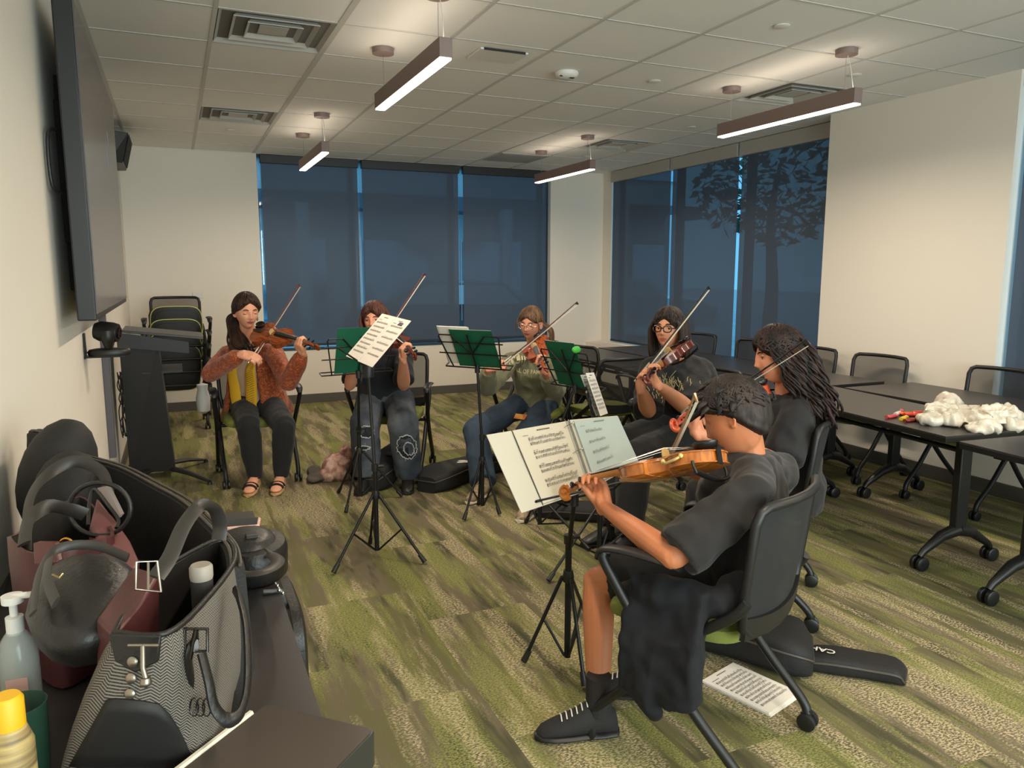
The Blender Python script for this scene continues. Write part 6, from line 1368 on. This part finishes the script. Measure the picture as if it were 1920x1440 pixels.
def case(label, pts, w_, h_, name='violin_case', group='violin cases on the floor', z0=0, m=None, ribbon=True):
    """soft case: pts centre line on the floor from narrow to wide end, widths and heights along it"""
    c0 = Vector(pts[0]); r = empty(name, (c0.x, c0.y, 0), 0, label, 'case', group); P_ = cr(pts, 5); W_ = crs(w_, 5); H_ = crs(h_, 5); m_ = len(P_); rings = []; lids = []
    for i, p in enumerate(P_):
        t = (P_[min(i+1, m_-1)]-P_[max(i-1, 0)]).normalized(); s = V(-t.y, t.x, 0)
        rings.append([V(p.x, p.y, z0)+s*W_[i]*math.copysign(abs(math.cos(a))**.45, math.cos(a))+V(0, 0, H_[i]*(.5+.5*math.copysign(abs(math.sin(a))**.5, math.sin(a)))) for a in [2*PI*j/28 for j in range(28)]])
        lids.append((V(p.x, p.y, z0+H_[i]*.72), s*(W_[i]+.003)))
    b = MB(); b.loft(rings); b.build('case_body', m or CASE, r, world=True, sub=0)
    b = MB(); b.tube([c+s for c, s in lids]+[c-s for c, s in lids[::-1]], .0045, 6, closed=True); b.build('case_zipper', mat('zip_grey', (0, 0, 0)), r, world=True)
    return r
a, e = PZ(790, 850), PZ(705, 918)
r = case('black violin case between the ripped jeans', [PZ(775, 858), PZ(757, 870), PZ(730, 893), PZ(705, 914), PZ(697, 922)], [.04, .075, .10, .125, .05], [.16, .20, .20, .19, .12])
MB().ell(PZ(742, 850, .205), (.075, .06, .012)).build('fabric_patch', mat('patch_brown', (84, 72, 66), .9), r, world=True)
r = case('black violin case under the leaning green folder stand', [PZ(960, 878), PZ(915, 886), PZ(870, 898), PZ(820, 915), PZ(800, 924)], [.05, .09, .105, .14, .07], [.10, .14, .15, .15, .11])
b = MB(); rr = random.Random(4)
for k in range(7): q_ = PZ(874+rr.uniform(-14, 14), 868+rr.uniform(-5, 5), .150); b.ell(q_, (.03, .02, .003))
b.build('white_sticker', WHITE, r, world=True)
r = case('flat black case lying under the white binder', [PZ(1000, 965), PZ(1035, 965), PZ(1080, 968), PZ(1135, 972), PZ(1160, 975)], [.05, .10, .11, .11, .05], [.04, .07, .08, .08, .05])
r = case('large black case behind the boy\'s chair legs', [PZ(1265, 1190), PZ(1310, 1200), PZ(1400, 1222), PZ(1485, 1245), PZ(1522, 1252)], [.06, .11, .12, .14, .09], [.09, .14, .15, .15, .10])
r = case('slim black bag with white lettering, at the right of the boy\'s chair', [PZ(1505, 1246), PZ(1560, 1253), PZ(1625, 1262), PZ(1680, 1272), PZ(1698, 1276)], [.060, .070, .070, .066, .050], [.06, .07, .065, .06, .02], name='slim_bag', group=None)
r['category'] = 'bag'
t = (PZ(1694, 1270)-PZ(1520, 1232)).normalized(); 
project_text(KIDS(r)[0], 'CAHAYA', PZ(1562, 1219, .075)-t*.080, -t, -V(-t.y, t.x, 0), V(0, 0, 1), .045, WHITE, r, 'lettering', 0, .0008)
for k in range(1): pass
pg = [PZ(1310, 1278, .012), PZ(1452, 1342, .012), PZ(1500, 1298, .012), PZ(1384, 1242, .012)]
c = sum(pg, Vector())/4; u_ = ((pg[1]+pg[2])-(pg[0]+pg[3])).normalized(); v_ = ((pg[3]+pg[2])-(pg[0]+pg[1])); v_ = (v_-u_*v_.dot(u_)).normalized()
st = empty('sheet_music_stack', (c.x, c.y, 0), 0, 'stack of white printed sheets on the carpet under the boy\'s chair', 'sheet music')
hh = ((pg[1]+pg[2])-(pg[0]+pg[3])).length/2; ww = ((pg[3]+pg[2])-(pg[0]+pg[1])).length/2
for k in range(4): page('sheet', V(c.x+.004*math.sin(k*2), c.y+.003*k, .0015+.0028*k), v_, -u_, ww*.93, hh*.98, None, None, parent=st, rows=10, seed=50+k, staves=(k == 3), th=.0012)
P6 = [q for q in KIDS(st)][-1]
b = MB(); q_ = [V(ww*.46, -hh*.49, .0022), V(ww*.46-.045, -hh*.49, .0022), V(ww*.46, -hh*.49+.045, .0022)]; 
# grocery bag and sweets on the table
r = empty('plastic_grocery_bag', PZ(1810, 792, .73), 0, 'crumpled white plastic grocery bag on the right hand table', 'bag')
b = MB(); ZT = .733
for (x, y, h_, rx) in ((1745, 790, .03, .07), (1765, 785, .06, .10), (1775, 775, .085, .07), (1800, 792, .045, .10), (1835, 795, .05, .10), (1865, 795, .075, .09), (1885, 788, .06, .08), (1840, 802, .025, .09), (1900, 800, .03, .05), (1815, 786, .05, .08), (1850, 790, .055, .09)):
    p = PZ(x, y, ZT+.01); b.ell(V(p.x, p.y, ZT+h_*.5+.004), (rx, rx*.75, h_*.62+.006))
remeshed(b, 'crumpled_film', mat('thin_plastic', (206, 198, 182), .3, trans=.0, bump=1., bscale=30, spec=.6), r, .005, 1, wrinkle=.034, wscale=15, seed=8)
rr = random.Random(12); cols = [((196, 70, 80), 'pink'), ((214, 60, 40), 'red'), ((226, 196, 60), 'yellow'), ((140, 50, 44), 'dark red'), ((226, 220, 210), 'white'), ((230, 96, 40), 'orange')]
spots = [(1672, 780, 0, 'pink wrapped sweet at the left end of the pile'), (1684, 774, 4, 'white wrapped sweet behind the pink one'), (1695, 783, 2, 'yellow wrapped sweet in the middle of the pile'), (1700, 775, 5, 'orange wrapped sweet touching the yellow one'), (1712, 777, 1, 'bright red sweet beside the grocery bag'), (1708, 787, 3, 'dark red sweet nearest the table edge'), (1722, 773, 1, 'red sweet half under the grocery bag'), (1690, 771, 0, 'pink sweet at the back of the pile')]
for i, (x, y, c_, lb) in enumerate(spots):
    p = PZ(x, y, ZT+.008); b = MB(); a = rr.uniform(-.6, .9); d = V(math.cos(a), math.sin(a), 0)
    b.tube([-d*.044, -d*.034, -d*.027, d*.027, d*.034, d*.044], [.012, .004, .013, .013, .004, .012], 10, flat=.75, up=(0, 0, 1)); o = b.build('wrapped_sweet', mat('sweet_'+cols[c_][1].replace(' ', '_'), cols[c_][0], .25)); o.location = (p.x, p.y, ZT+.006); tag(o, lb, 'sweet', 'wrapped sweets on the table')
